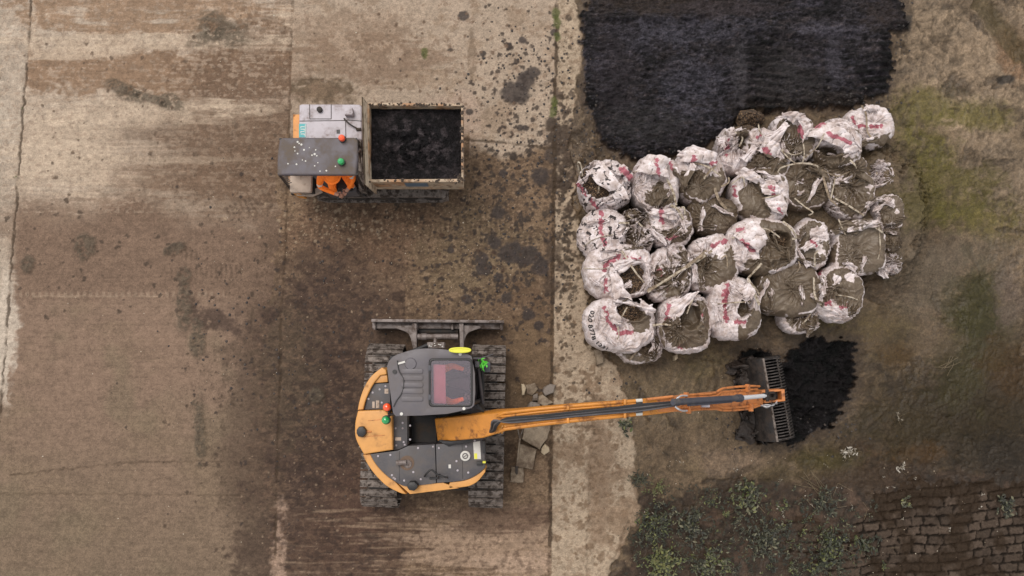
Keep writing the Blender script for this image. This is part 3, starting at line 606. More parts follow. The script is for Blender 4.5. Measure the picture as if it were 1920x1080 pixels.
# ------------------------------------------------------------------ people
def person(name, label, base, rz, J, mats, hat=None, armL=None, armR=None, group=None):
    """J: joint -> (local pos); facing +X locally; one skinned body"""
    root = empty(name, base, label, 'person', group)
    Mr = Matrix.Rotation(rz, 3, 'Z')
    W = lambda p: Mr @ Vector(p)+Vector(base)
    names = list(J.keys())
    rad = dict(pelvis=.15, belly=.14, chest=.155, neckb=.085, neck=.052, headb=.06, shL=.075, shR=.075, elL=.05, elR=.05, wrL=.032, wrR=.032, paL=.034, paR=.034,
               hipL=.09, hipR=.09, knL=.064, knR=.064, anL=.045, anR=.045, toL=.038, toR=.038)
    edges = [('pelvis', 'belly'), ('belly', 'chest'), ('chest', 'neckb'), ('neckb', 'neck'), ('neck', 'headb'), ('neckb', 'shL'), ('neckb', 'shR'), ('shL', 'elL'), ('shR', 'elR'), ('elL', 'wrL'), ('elR', 'wrR'),
             ('wrL', 'paL'), ('wrR', 'paR'), ('pelvis', 'hipL'), ('pelvis', 'hipR'), ('hipL', 'knL'), ('hipR', 'knR'), ('knL', 'anL'), ('knR', 'anR'), ('anL', 'toL'), ('anR', 'toR')]
    me = bpy.data.meshes.new('body'); me.from_pydata([Mr @ Vector(J[k]) for k in names], [(names.index(a), names.index(b)) for a, b in edges], [])
    o = bpy.data.objects.new('tmp', me); COL.objects.link(o)
    sk = o.modifiers.new('s', 'SKIN'); sk.use_smooth_shade = True
    for i, k in enumerate(names):
        sv = me.skin_vertices[0].data[i]; r = rad[k]; sv.radius = (r, r*.8 if k in ('pelvis', 'belly', 'chest') else r); sv.use_root = (k == 'pelvis')
    ssf = o.modifiers.new('u', 'SUBSURF'); ssf.levels = 2; ssf.render_levels = 2
    dg = bpy.context.evaluated_depsgraph_get(); em = bpy.data.meshes.new_from_object(o.evaluated_get(dg))
    bpy.data.objects.remove(o); bm = bmesh.new(); bm.from_mesh(em)
    # head with brow, nose, jaw and ears
    hp = Vector(J['headb']); b2 = bmesh.new(); bmesh.ops.create_uvsphere(b2, u_segments=20, v_segments=14, radius=1)
    lean = J.get('_lean', 0)
    for v in b2.verts:
        p = v.co.copy(); s_ = 1-.22*max(0, -p.z); q = Vector((p.x*.098*s_, p.y*.077*s_, p.z*.122))
        if p.x > .75 and abs(p.y) < .22 and -.35 < p.z < .15: q.x += .022
        if abs(p.y) > .93 and abs(p.z) < .3: q.y *= 1.14
        if p.x > .8 and .1 < abs(p.y) < .45 and .1 < p.z < .3: q.x -= .007
        if p.x > .7 and abs(p.y) < .4 and -.62 < p.z < -.45: q.x += .006
        v.co = Mr @ (Matrix.Rotation(J['_nod'] if '_nod' in J else 0, 3, 'Y') @ q+hp+Vector((.025, 0, .075)))
    t = bpy.data.meshes.new('t'); b2.to_mesh(t); b2.free(); n0 = len(bm.faces); bm.from_mesh(t)
    bm.faces.ensure_lookup_table()
    # hands: four unequal curled fingers and a thumb rooted in the palm
    mb = MB()
    for sgn, wr, pa in ((1, 'wrL', 'paL'), (-1, 'wrR', 'paR')):
        d = (Vector(J[pa])-Vector(J[wr])).normalized(); s_ = Vector((0, 0, 1)).cross(d).normalized(); u = d.cross(s_)
        p0 = Vector(J[pa])
        for q, ln in ((-.027, .06), (-.009, .074), (.009, .07), (.026, .054)):
            a = p0+s_*q+d*.005; pts = [a, a+d*ln*.5-u*.006, a+d*ln*.8-u*.025, a+d*ln*.85-u*.045]
            mb.tube([Mr @ x for x in pts], .0085, 6, scales=[1.05, 1, .9, .7])
        a = p0-d*.025+s_*.03*(-sgn); pts = [a, a+d*.02+s_*.022*(-sgn)-u*.01, a+d*.045+s_*.022*(-sgn)-u*.022]
        mb.tube([Mr @ x for x in pts], .0105, 6, scales=[1.1, 1, .75])
    t2 = bpy.data.meshes.new('t'); mb.bm.to_mesh(t2); nb = len(bm.faces); bm.from_mesh(t2); bm.faces.ensure_lookup_table()
    out_ = bpy.data.meshes.new('body')
    lj = {k: Mr @ Vector(v) for k, v in J.items() if not k.startswith('_')}
    for i, f in enumerate(bm.faces):
        f.smooth = True; c = f.calc_center_median()
        if n0 <= i < nb: f.material_index = 2; continue
        if i >= nb: f.material_index = 3; continue
        best = None
        for a, b in edges:
            e = lj[b]-lj[a]; tt = max(0, min(1, (c-lj[a]).dot(e)/e.length_squared)); d = (c-lj[a]-e*tt).length
            if best is None or d < best[0]: best = (d, a, b, tt)
        _, a, b, tt = best
        if b == 'headb' or b == 'neck': k = 2
        elif b[:2] == 'pa': k = 3
        elif b[:2] == 'to' or (b[:2] == 'an' and tt > .8): k = 4
        elif b[:2] in ('hi', 'kn', 'an'): k = 5 if (b[:2] == 'an' and .3 < tt < .42) else 1
        else: k = 5 if ((b == 'belly' and .55 < tt < .95) or (b[:2] == 'el' and .62 < tt < .82) or (b == 'neckb' and .2 < tt < .35)) else 0
        f.material_index = k
    bm.to_mesh(out_); bm.free()
    for m in mats: out_.materials.append(MT[m])
    o = link('body', out_, root)
    hc = Mr @ (hp+Vector((.02, 0, .085)))+Vector(base)
    mb = MB()
    prof = [(.0, .135)]+[(.112*math.sin(a), .135*math.cos(a)) for a in (.3, .6, .9, 1.2, 1.45)]
    mb.lathe(hc, prof[::-1] if hat else prof[::-1], 20)
    if hat: mb.lathe(hc, [(.112, .016), (.14, .008), (.14, .016), (.11, .03)], 20)
    mb.build('hard_hat' if hat else 'hair', MT[hat] if hat else MT['hair'], root)
    return root
SEATED = dict(pelvis=(0, 0, 0), belly=(.0, 0, .2), chest=(.02, 0, .38), neckb=(.03, 0, .52), neck=(.05, 0, .59), headb=(.06, 0, .63), shL=(.04, .19, .5), shR=(.04, -.19, .5), elL=(.17, .27, .26), elR=(.17, -.27, .26),
              wrL=(.38, .22, .2), wrR=(.38, -.22, .2), paL=(.45, .2, .2), paR=(.45, -.2, .2), hipL=(.05, .1, -.02), hipR=(.05, -.1, -.02), knL=(.43, .15, .02), knR=(.43, -.15, .02), anL=(.46, .14, -.38), anR=(.46, -.14, -.38), toL=(.6, .15, -.42), toR=(.6, -.15, -.42))
# ================================================================== EXCAVATOR
def excavator():
    root = empty('excavator', at(812, 800, 0), 'orange tracked digger with dark grey cab roof and long reaching boom', 'digger')
    # ---- tracks: axis from photo points
    def track(cx0, cy0, cx1, cy1, wd):
        zc, r = .40, .34
        a = at(cx0, cy0, zc+r*.6); b = at(cx1, cy1, zc+r*.6); a.z = b.z = 0
        d = (b-a); Ln = d.length; d.normalize(); ang = math.atan2(d.y, d.x); s_ = Vector((-d.y, d.x, 0)); mid = (a+b)/2
        half = Ln/2-r
        mb = MB()
        pr = []
        for k in range(64):
            pr.append(k)
        def pos(u):      # u in metres along the loop, returns centre + pitch angle
            per = 4*half+2*math.pi*r; u %= per
            if u < 2*half: return (-half+u, r, 0)
            u -= 2*half
            if u < math.pi*r: t = u/r; return (half+r*math.sin(t), r*math.cos(t), t)
            u -= math.pi*r
            if u < 2*half: return (half-u, -r, math.pi)
            u -= 2*half; t = u/r; return (-half-r*math.sin(t), -r*math.cos(t), math.pi+t)
        per = 4*half+2*math.pi*r; n = round(per/.142)
        # belt + frame
        pts = [Vector((mid.x, mid.y, zc))+d*x+Vector((0, 0, 1))*z_ for x, z_, _ in (pos(per*k/60) for k in range(60))]
        ring = MB(); k2 = 60; vs = []; 
        for p in pts:
            for q in (-wd*.25, wd*.25):
                for rr in (0, -.05):
                    cc_ = Vector((mid.x, mid.y, zc)); l = (p-cc_); along = l.dot(d); hx = max(-half, min(half, along)); c0 = cc_+d*hx
                    vs.append(p+s_*q+(p-c0).normalized()*rr)
        fs = []
        for i in range(k2):
            j = (i+1) % k2
            for q0, q1 in ((0, 2), (2, 3), (3, 1), (1, 0)): fs.append((i*4+q0, j*4+q0, j*4+q1, i*4+q1))
        ring.add(vs, fs)
        ring.box((mid.x, mid.y, zc), (Ln-.7, wd*.42, .34), ang, .03)
        for e in (-half, half):
            c = Vector((mid.x, mid.y, zc))+d*e; b_ = bmesh.new(); bmesh.ops.create_cone(b_, cap_ends=True, segments=24, radius1=.29, radius2=.29, depth=wd*.36)
            bmesh.ops.transform(b_, matrix=Matrix.Translation(c) @ Matrix.Rotation(ang, 4, 'Z') @ Matrix.Rotation(math.pi/2, 4, 'X'), verts=b_.verts); ring.join(b_)
        tr = ring.build('track', MT['dark'], root, loc=(mid.x, mid.y, 0))
        sh = MB(); p_ = .142
        sh.box((0, 0, .0), (p_*.80, wd, .024), 0, .006)
        for gx, gh in ((-.047, .026), (.046, .022)): sh.box((gx, 0, .02), (.013, wd*.985, gh), 0, .003)
        for gy in (-.28, .28, -.1, .1): sh.lathe((.024, gy*wd, .01), [(.012, 0), (.012, .012), (.001, .014)], 8)
        so_ = sh.build('shoe', MT['steel'], None)
        rg = random.Random(3)
        for k in range(n):
            x, z_, t = pos(per*k/n+.03); q = so_ if k == 0 else so_.copy()
            if k: COL.objects.link(q)
            q.parent = tr; q.location = d*x+Vector((0, 0, zc+z_))+Vector((0, 0, .012*math.cos(t)))
            q.rotation_euler = (Matrix.Rotation(ang, 4, 'Z') @ Matrix.Rotation(t, 4, 'Y') @ Matrix.Rotation(rg.uniform(-.02, .02), 4, 'X')).to_euler()
    track(722.5, 648, 711, 950, .60); track(917, 650, 910.5, 951, .56)
    mb = MB(); mb.prism([(758, 690), (880, 690), (880, 920), (750, 920)], .62, .3, .04); mb.prism([(750, 760), (885, 760), (885, 860), (748, 860)], .8, .5, .04)
    mb.build('carbody', MT['dark'], root)
    # ---- dozer blade
    mb = MB(); mb.prism([(696.5, 598), (944.5, 600.5), (944.5, 605.5), (696, 603.5)], .56, .06, .008); mb.prism([(698, 603.6), (943, 605.6), (943, 617), (698, 616)], .36, .1, .02)
    for x0 in (700, 780, 846, 938): mb.prism([(x0, 604), (x0+4, 604), (x0+4, 618), (x0, 618)], .42, .12, .004)
    bl = mb.build('dozer_blade', MT['blade'], root)
    for sg, xo in ((1, 777), (-1, 865)):
        o = [(xo-4, 606), (xo+4, 606), (xo+4.5, 655), (xo-2.5, 655)]
        mb = MB(); mb.prism(o, .5, .3, .01)
        g = cat([(xo-3*sg, 652), (xo-7*sg, 634), (xo-13*sg, 624), (xo-24*sg, 619), (xo-36*sg, 615)], 5)
        mb.prism(g+[(xo-36*sg, 611), (xo-3*sg, 610)], .44, .38, .006); mb.build('push_arm', MT['blade'], root)
    mb = MB(); mb.tube(A([(783, 631.5, .5), (859, 631, .5)]), .05, 14); mb.tube(A([(790, 631.5, .5), (800, 631.5, .5)]), .06, 14); mb.tube(A([(816, 631, .5), (816, 646, .55)]), .03, 10)
    mb.build('blade_cylinder', MT['blade'], root)
    mb = MB(); mb.prism(rect(784, 606, 859, 624), .3, .2, .01); mb.build('blade_crossbeam', MT['dark'], root)
    # ---- house
    outer_low = cat([(670, 771), (666, 793), (667, 822), (680, 853), (697, 882), (721, 908), (743, 921), (762, 926.5), (801, 922.5), (838, 918), (873, 913.5), (895, 903), (910, 885)], 5)
    inner_low = cat([(909, 878), (893, 891), (867, 901.5), (819, 906), (784, 910), (760, 911.5), (741, 903), (721, 888), (704, 869), (694, 851)], 4)
    mb = MB(); mb.prism([(716, 694)]+[(x+4 if x < 760 else x, y-4) for x, y in outer_low]+[(906, 828), (880, 828), (880, 668), (736, 668)], 1.22, .92, .03)
    mb.build('house_frame', MT['dark'], root)
    def band(pts_out, pts_in, zt, zb, bev): 
        mb = MB(); mb.prism(pts_out+pts_in, zt, zb, bev, seg=4); return mb
    band(cat([(716, 689), (697, 704.5), (684, 724), (675, 748), (670.5, 769)], 5), cat([(681, 768), (686.5, 748), (699, 722), (713, 704)], 4)+[(725, 702), (724, 694)], 1.68, 1.0, .05).build('counterweight', MT['orange'], root)
    i = 15
    band(outer_low[15:36], [p for p in inner_low if p[0] < 741.5][::1], 1.66, 1.0, .05).build('counterweight', MT['orange'], root)
    band(outer_low[36:49], [p for p in inner_low if 742 < p[0] < 838], 1.66, 1.02, .05).build('side_skirt', MT['orange'], root)
    band([(838.6, 917.6)]+outer_low[51:], [p for p in inner_low if p[0] > 838.6], 1.66, 1.05, .05).build('side_skirt', MT['orange'], root)
    mb = MB(); mb.prism(cat([(671, 770.5), (666, 793), (667, 822), (682, 852)], 6)+[(736.5, 843.5), (735, 779), (719, 768.5)], 1.74, 1.0, .035, seg=3)
    ep = mb.build('engine_cover', MT['orange'], root)
    for y0, y1 in ((789, 786), (819, 816)): mb = MB(); mb.tube(A([(690 if y0 < 800 else 682, y0, 1.741), (722, y1, 1.741)]), .004, 6); mb.build('panel_seam', MT['rust'], ep)
    mb = MB(); mb.prism([(702, 705), (714, 702), (726, 703), (727, 716.5), (700, 718.5)], 1.64, 1.2, .02); mb.build('corner_panel', MT['orange'], root)
    mb = MB(); mb.prism([(699, 719.5), (731, 718), (732, 767), (682.5, 768.5), (688, 744)], 1.62, 1.2, .015); dp = mb.build('service_panel', MT['deck'], root)
    for q in (rect(698, 753, 702.5, 765), rect(705, 751, 711, 765), rect(721, 729, 728, 738)):
        mb = MB(); mb.prism(q, 1.626, 1.62); mb.build('label', MT['canvas'], dp)
    mb = MB(); mb.prism([(734.5, 776), (764, 776), (764, 836), (748, 843), (737.5, 845)], 1.60, 1.15, .015); dk2 = mb.build('centre_deck', MT['deck'], root)
    mb = MB(); mb.prism(rect(741, 820, 752, 826), 1.606, 1.6); mb.build('label', MT['canvas'], dk2)
    mb = MB(); mb.prism(rect(765, 780, 818, 829), 1.25, 1.2, 0); mb.prism(rect(764, 778, 767, 833), 1.56, 1.2, .005); mb.build('boom_well', MT['dark'], root)
    # lower deck in two lids
    lid1 = [(694.5, 851.5), (745, 845.5), (765, 836.5), (815.5, 833)]; 
    mb = MB(); mb.prism(lid1+[(817.5, 905.5)]+[p for p in inner_low if p[0] < 817], 1.69, 1.1, .015); l1 = mb.build('deck_lid', MT['deck'], root)
    mb = MB(); mb.prism([(816.9, 833), (863, 829), (864, 823), (908, 821), (909.5, 877)]+[p for p in inner_low if 819 < p[0] < 906]+[(818.9, 905.5)], 1.69, 1.1, .015); l2 = mb.build('deck_lid', MT['deck'], root)
    bolts = [(709, 855), (732, 853), (784, 840), (812, 837.5), (735, 891), (738, 896), (741, 898), (775, 885), (789, 898.5), (758, 901), (823, 840), (856, 864.5), (858, 882), (878, 886), (874, 837), (890, 826), (742, 803), (755, 793), (755, 803), (743, 835), (759, 834), (757, 829), (769, 798), (769, 824), (712, 730), (699, 736), (691, 748), (716, 755), (723, 724)]
    bolt0 = None
    for x, y in bolts:
        bp_ = at(x, y, 1.62 if y < 800 and x < 735 else (1.6 if 736 < x < 772 and y < 840 else 1.69))
        if bolt0 is None: mb = MB(); mb.lathe(bp_, [(.016, 0), (.016, .008), (.001, .012)], 10); bolt0 = mb.build('bolt', MT['bonnet'], root, loc=bp_)
        else: q = bolt0.copy(); COL.objects.link(q); q.location = bp_-root.location
    for p in ([(749, 846, 1.69), (749, 902, 1.69)], [(866.5, 832, 1.69), (867.5, 898, 1.69)]): mb = MB(); mb.tube(A(p), .003, 6); mb.build('panel_seam', MT['black'], root)
    # exhaust stub, rust ring, cap, grab handle, stickers
    mb = MB(); mb.tube([at(743, 868, 1.75), at(762, 867, 1.75)], .04, 14); mb.lathe(at(765, 870, 1.692), [(.07, 0), (.05, .02), (.001, .02)], 20); mb.build('exhaust', MT['blade'], root)
    mb = MB(); mb.lathe(at(763, 868, 1.6945), [(.11, 0), (.10, .003), (.001, .003)], 24); mb.build('heat_stain_ring', mat('scorched_brown_paint', S(118, 94, 76), .7), root)
    mb = MB(); c = at(872.5, 854.5, 1.69); mb.lathe(c, [(.075, 0), (.075, .03), (.06, .035), (.001, .035)], 24); fc = mb.build('filler_cap', MT['white'], root)
    mb = MB(); mb.lathe(c+Vector((0, 0, .036)), [(.045, 0), (.045, .004), (.03, .004), (.03, 0)], 20); mb.box(c+Vector((0, 0, .038)), (.05, .012, .01), .6); mb.build('cap_key', MT['deck'], fc)
    mb = MB(); mb.prism([(887, 829), (900, 827), (902, 861), (889, 861)], 1.698, 1.69); st = mb.build('sticker', MT['white'], root)
    mb = MB(); mb.prism([(889, 850), (894.5, 850), (895, 860.5), (889.5, 860.5)], 1.7, 1.698); mb.build('warning_print', MT['yellow'], st)
    mb = MB(); mb.prism(rect(841, 871, 845.5, 878), 1.698, 1.69); mb.build('sticker', MT['white'], root)
    mb = MB(); mb.prism([(904, 826), (910, 826), (911, 850), (905, 850)], 1.75, 1.5, .01); mb.prism([(893, 866), (905, 865), (905, 872), (894, 873)], 1.74, 1.69, .008); mb.build('front_bracket', MT['black'], root)
    mb = MB(); mb.prism(rect(905, 865, 910.5, 868.5), 1.75, 1.69); mb.build('marker_light', MT['yellow'], root)
    mb = MB(); mb.tube(A(cat([(796, 893, 1.7), (800, 888, 1.84), (809, 881, 1.86), (822, 891, 1.86), (837, 895, 1.84), (838, 895, 1.7)], 4)), .014, 8); mb.tube(A([(806, 897, 1.7), (822, 896, 1.75), (824, 890, 1.8)]), .018, 8)
    mb.build('grab_rail', MT['black'], root)
    for nm, x, y, rz_ in (('rear_camera', 677, 810, 0), ('side_camera', 773, 912, 1.57)):
        mb = MB(); p = [(math.cos(a)*9.5, math.sin(a)*11) for a in (0.3, 1.25, 2.2, 2.9, 3.5, 4.2, 5.1, 6.0)]
        if rz_: p = [(a*1.1, b*.85) for a, b in p]
        mb.prism([(x+a, y+b) for a, b in p], 1.83, 1.66, .03); mb.build(nm, MT['black'], root)
    mb = MB(); mb.tube(A([(686, 809.5, 1.76), (696, 809.5, 1.755)]), .012, 6); mb.build('camera_cable', MT['rust'], root)
    # ---- cab
    roof = [(725.5, 687), (729, 677), (737, 669)]+cat([(745, 664.5), (770, 657), (795, 653.5), (826, 654.5), (852, 658.5), (876, 664)], 3)+[(884, 668), (890, 700), (891, 735), (889, 760), (884, 765), (860, 771.5), (838, 776), (790, 779), (742, 780), (737, 774), (733, 745)]
    hat_o = rect(804, 672, 886, 763, 7)
    zr = 2.62
    cabr = MB(); cabr.prism(roof, zr, zr-.07, .025, holes=[hat_o]); cab = cabr.build('cab_roof', MT['roof'], root)
    # raised pressing + ribs
    for y in (696, 708.5, 721.5, 733.5, 748):
        mb = MB(); mb.prism(rect(752, y-4.6, 793, y+4.6, 3), zr+.016, zr-.01, .008); mb.build('roof_rib', MT['roof'], cab)
    mb = MB(); mb.lathe(at(770, 682, zr), [(.085, 0), (.075, .018), (.001, .02)], 22); mb.build('vent_cap', MT['roof'], cab)
    mb = MB(); mb.lathe(at(740, 697, zr), [(.03, 0), (.03, .02), (.001, .02)], 14); mb.build('aerial_base', MT['black'], cab)
    mb = MB(); mb.tube(A(cat([(745, 676, zr+.02), (748, 695, zr+.015), (757, 712, zr+.015), (754, 735, zr+.015), (743, 752, zr+.015), (738, 763, zr+.015)], 5)), .007, 6); mb.build('aerial_cable', MT['black'], cab)
    mb = MB(); mb.prism([(745, 680.5), (759, 676.5), (760, 680), (746, 684)], zr+.02, zr, .004); mb.build('white_clip', MT['white'], cab)
    for x, y in ((753, 776), (870, 766), (863, 664)):
        mb = MB(); mb.lathe(at(x, y, zr), [(.022, 0), (.022, .02), (.001, .022)], 12); mb.build('roof_bolt', MT['white'], cab)
    # hatch frame + pane
    mb = MB(); mb.prism(rect(804.5, 672.5, 885.5, 762.5, 7), zr+.025, zr-.03, .01, holes=[rect(808, 676, 882, 759, 6)]); hf = mb.build('roof_hatch', MT['black'], cab)
    for y in (690, 745):
        mb = MB(); mb.prism(rect(803, y-5, 808, y+5), zr+.035, zr-.01, .006); mb.build('hinge', MT['cabin'], hf)
    mb = MB(); mb.prism([(812.5, 683), (835, 684), (836, 757), (813.5, 756)], 2.54, 2.525, .004); mb.build('sun_blind', mat('faded_pink_blind', S(164, 104, 108), .7, var=.1, vscale=6), hf)
    mb = MB(); mb.prism(rect(806.5, 674.5, 883.5, 760.5, 6), zr+.012, zr+.006); mb.build('hatch_pane', MT['hatch'], hf)
    # walls: pillars, glass, rear panel
    base = [(x, y) for x, y in roof]
    Wp = [at(x, y, zr) for x, y in roof]; cen = sum(Wp, Vector())/len(Wp)
    ring = [(p.x+(cen.x-p.x)*.05, p.y+(cen.y-p.y)*.05) for p in Wp]
    xs = [p[0] for p in ring]; fx = max(xs)
    ringb = [(p[0]+(.10 if p[0] > fx-.08 else 0), p[1]) for p in ring]
    mb = MB(); n = len(ring)
    vs = [(p[0], p[1], zr-.07) for p in ring]+[(p[0], p[1], 1.2) for p in ringb]
    mb.add(vs, [(i, (i+1) % n, n+(i+1) % n, n+i) for i in range(n)]); mb.build('cab_glass', MT['glass'], root)
    mb = MB()
    for i in (1, 14, 17, 19, 22, 25, n-1):
        if i < n: mb.tube([Vector((*ring[i], zr-.05)), Vector((*ringb[i], 1.2))], .032, 8)
    mb.sweep([Vector((*p, 1.32)) for p in ringb], [(-.015, -.14), (.015, -.14), (.015, .14), (-.015, .14)], closed=True)
    mb.build('cab_frame', MT['black'], root)
    mb = MB(); mb.prism([(p[0], p[1]) for p in ringb], 1.06, 1.03, px=False); mb.build('cab_floor', MT['dark'], root)
    # seat
    sc = at(826, 719, 1.6)
    mb = MB(); mb.box(sc+Vector((.2, 0, -.02)), (.5, .5, .12), 0, .04); mb.box(sc+Vector((-.01, 0, .33)), (.11, .62, .66), 0, .045, ry=-.04); seat = mb.build('seat', MT['cabin'], root)
    mb = MB(); mb.box(sc+Vector((.2, 0, -.25)), (.36, .36, .4), 0, .02); mb.build('seat_pedestal', MT['black'], seat)
    for q in (-.33, .33):
        mb = MB(); mb.box(sc+Vector((.3, q, .13)), (.42, .09, .1), 0, .03); mb.tube([sc+Vector((.46, q, .16)), sc+Vector((.5, q, .34))], .016, 8); mb.lathe(sc+Vector((.5, q, .33)), [(.001, 0), (.03, .01), (.03, .06), (.001, .08)], 12); mb.build('control_console', MT['cabin'], root)
    mb = MB(); mb.box(sc+Vector((.72, .25, .2)), (.1, .16, .3), 0, .02); mb.build('monitor', MT['cabin'], root)
    # rails, mirrors, work lights outside the cab
    mb = MB(); mb.tube(A([(734, 672, 2.45), (760, 665, 2.5), (801, 648, 2.4)]), .035, 8); mb.tube(A([(728, 684, 2.3), (734, 672, 2.45), (745, 678, 2.5)]), .03, 8); mb.build('wiper_rail', MT['black'], root)
    mb = MB(); mb.prism([(771, 659.5), (780, 657), (780.5, 659), (771.5, 661.5)], 2.56, 2.52); mb.build('warning_flash', MT['yellow'], root)
    mb = MB(); mb.prism(rect(800.5, 641.5, 833, 653), 2.3, 2.1, .012); wlb = mb.build('work_light', MT['blade'], root)
    mb = MB(); rg = random.Random(1)
    for k in range(9): x = rg.uniform(803, 828); y = rg.uniform(643, 650); mb.prism([(x, y), (x+rg.uniform(2, 5), y+rg.uniform(-1, 1)), (x+rg.uniform(0, 3), y+2)], 2.303, 2.3)
    mb.build('peeling_paint', MT['white'], wlb)
    mb = MB(); hp_ = at(862.5, 656.5, 2.72); mb.tube([hp_+Vector((.145*math.cos(a), .028*math.sin(a), 0)) for a in np.linspace(0, 2*math.pi, 24)[:-1]], .014, 8, closed=True); mb.box(hp_, (.27, .035, .012)); mb.build('yellow_lamp_bar', MT['yellow'], root)
    mb = MB(); mb.tube([hp_, at(863, 662, 2.64)], .014, 8); mb.build('lamp_stem', MT['white'], root)
    mb = MB(); mb.tube(A([(884, 672, 2.4), (900, 672, 2.35), (902, 690, 2.0)]), .016, 8); mb.tube(A([(900, 672, 2.35), (925, 664, 2.3)]), .008, 6); mb.prism(rect(890, 677, 899, 689, 2), 2.3, 2.05, .02); mb.tube(A([(897, 692, 1.9), (905, 757, 1.7)]), .022, 8); mb.tube(A([(889, 692, 1.9), (894, 755, 1.7)]), .014, 8)
    mb.prism([(896, 690), (900, 690), (908, 757), (903, 757)], 1.72, 1.66, .005)
    mb.build('mirror_bracket', MT['deck'], root)
    mb = MB(); rg = random.Random(8)
    for k in range(26):
        c = at(rg.gauss(904, 4), rg.gauss(680, 4.5), 2.15+rg.uniform(-.1, .1)); d = Vector((rg.uniform(-1, 1), rg.uniform(-1, 1), rg.uniform(-.5, .8)))*.06
        s_ = d.cross(Vector((0, 0, 1))).normalized()*.012; mb.add([c-d, c+s_, c+d, c-s_], [(0, 1, 2, 3)])
    mb.build('hazard_tape', MT['lime'], root)
    mb = MB(); mb.prism(cat([(862, 768), (882, 762), (892, 756), (902, 764), (908, 774), (896, 776), (870, 775)], 4, True), 2.0, 1.4, .03); mb.tube(A([(884, 764, 2.3), (906, 772, 2.2), (908, 790, 1.9)]), .012, 6); mb.build('cab_step_light', MT['black'], root)
    beacon(root, 'beacon', 727, 763, 2.0, MT['lamp_orange'], .062); beacon(root, 'beacon', 724.5, 787, 1.95, MT['lamp_green'], .062)
    mb = MB(); mb.tube(A([(727, 763, 1.99), (731, 778, 1.97), (724.5, 787, 1.95)]), .02, 8); mb.tube([at(729, 775, 1.97), at(731, 775, 1.6)], .02, 8); mb.tube(A([(729, 777, 1.97), (745, 777, 2.2)]), .02, 6); mb.build('beacon_bracket', MT['black'], root)
    # ---- boom
    bp = [(818, 806, 1.55), (850, 804, 1.88), (900, 799, 2.3), (945, 790, 2.56), (1010, 782, 2.68), (1080, 775, 2.72), (1150, 769, 2.72), (1230, 762, 2.62), (1268, 758, 2.52)]
    ww = [.345, .35, .35, .27, .262, .25, .235, .22, .2]; hh = [.34, .4, .42, .4, .36, .33, .3, .26, .2]
    P_ = A(bp)
    mb = MB(); mb.sweep(P_, [(-.5, -1), (.5, -1), (.5, -.04), (.46, 0), (-.46, 0), (-.5, -.04)], scales=[(a, b) for a, b in zip(ww, hh)]); boom = mb.build('boom', MT['orange2'], root)
    def off(pts, sx, uz):      # shift a pixel path sideways (px) and up (m)
        return [(x, y+sx, z+uz) for x, y, z in pts]
    top = bp[3:8]
    for sgn, k in ((-15.5, 0), (-9.5, 1), (9, 1), (14.5, 0)):
        mb = MB(); pt = [(x, y+sgn*(1-.17*i/4), z+.025) for i, (x, y, z) in enumerate(top)]
        if sgn < 0: pt = [(932, 781, 2.5)]+pt
        mb.tube(A(pt[:-1]+([(1195, pt[-1][1]+2.5, 2.67)])), .024 if k == 0 else .017, 8); pi = mb.build('hydraulic_pipe', MT['orange2'], boom)
        e = pt[-2]
        mb = MB(); a = at(1192, pt[-1][1]+2.5, 2.68); b = at(1204, pt[-1][1]+1.5, 2.67); mb.tube([a, b], .026, 8); mb.build('pipe_fitting', MT['white'] if k == 0 else MT['dark'], pi)
    for x, y in ((1065, 776.5), (1172, 767)):
        mb = MB()
        for q in (-14, 11): mb.prism([(x-2.5, y+q-4), (x+2.5, y+q-4.4), (x+2.5, y+q+6), (x-2.5, y+q+6.4)], 2.79, 2.66, .008)
        mb.build('pipe_clamp', MT['orange2'], boom)
    # hoses
    rg = random.Random(4)
    for k in range(6):
        q = -5+2.1*k
        pt = [(905+2*k, 812+k, 2.15), (926-k, 808-k, 2.5), (933-k*1.5, 796-k*1.5, 2.68), (950+k, 788+q*.7, 2.72), (1010, 783+q*.62+rg.uniform(-1, 1), 2.76), (1080, 776+q*.6+rg.uniform(-1.2, 1.2), 2.79), (1150, 769+q*.8+rg.uniform(-1, 1), 2.8), (1200, 764+q*1.1, 2.82), (1245, 759+q*.8, 2.8), (1275, 755+q*.6, 2.68)]
        mb = MB(); mb.tube(A(cat(pt, 4)), .016, 7); mb.build('hose', MT[('black', 'black', 'deck')[k % 3]], boom)
    for k in range(7):
        y = 826+k*1.6
        pt = [(823+k*3, y, 1.72), (850, y+2-k, 1.78), (880, y-3-k, 1.9), (905, 815-k*1.2+2, 2.1), (925, 806+k, 2.3)]
        mb = MB(); mb.tube(A(cat(pt, 4)), .015, 6); mb.build('hose', MT['black' if k != 2 else 'deck'], root)
    mb = MB()
    for k in range(5): mb.tube(A(cat([(905+k*4, 812, 2.2), (914+k*5, 816-k, 2.25), (930+k*4, 812-k*2, 2.3), (948, 806-k, 2.35)], 4)), .012, 6)
    mb.prism([(912, 808), (934, 805), (936, 815), (914, 818)], 2.2, 2.05, .01); mb.build('valve_cluster', MT['black'], root)
    mb = MB()
    for x0 in (935, 941): mb.tube(A([(x0, 812, 2.3), (x0+7, 799, 2.62)]), .012, 6)
    mb.tube(A([(886, 806, 2.12), (898, 815, 2.2), (912, 812, 2.25)]), .01, 6)
    mb.build('hose_guide', MT['orange'], root)
    # ---- boom lift cylinder under the boom
    mb = MB(); mb.tube(A([(900, 802, 1.2), (985, 787, 1.95)]), .06, 12); mb.build('lift_cylinder', MT['dark'], root)
    # ---- stick
    sp = [(1218, 761, 2.62), (1262, 758.5, 2.6), (1300, 756, 2.3), (1340, 753, 1.95), (1385, 750, 1.55), (1430, 747, 1.12)]
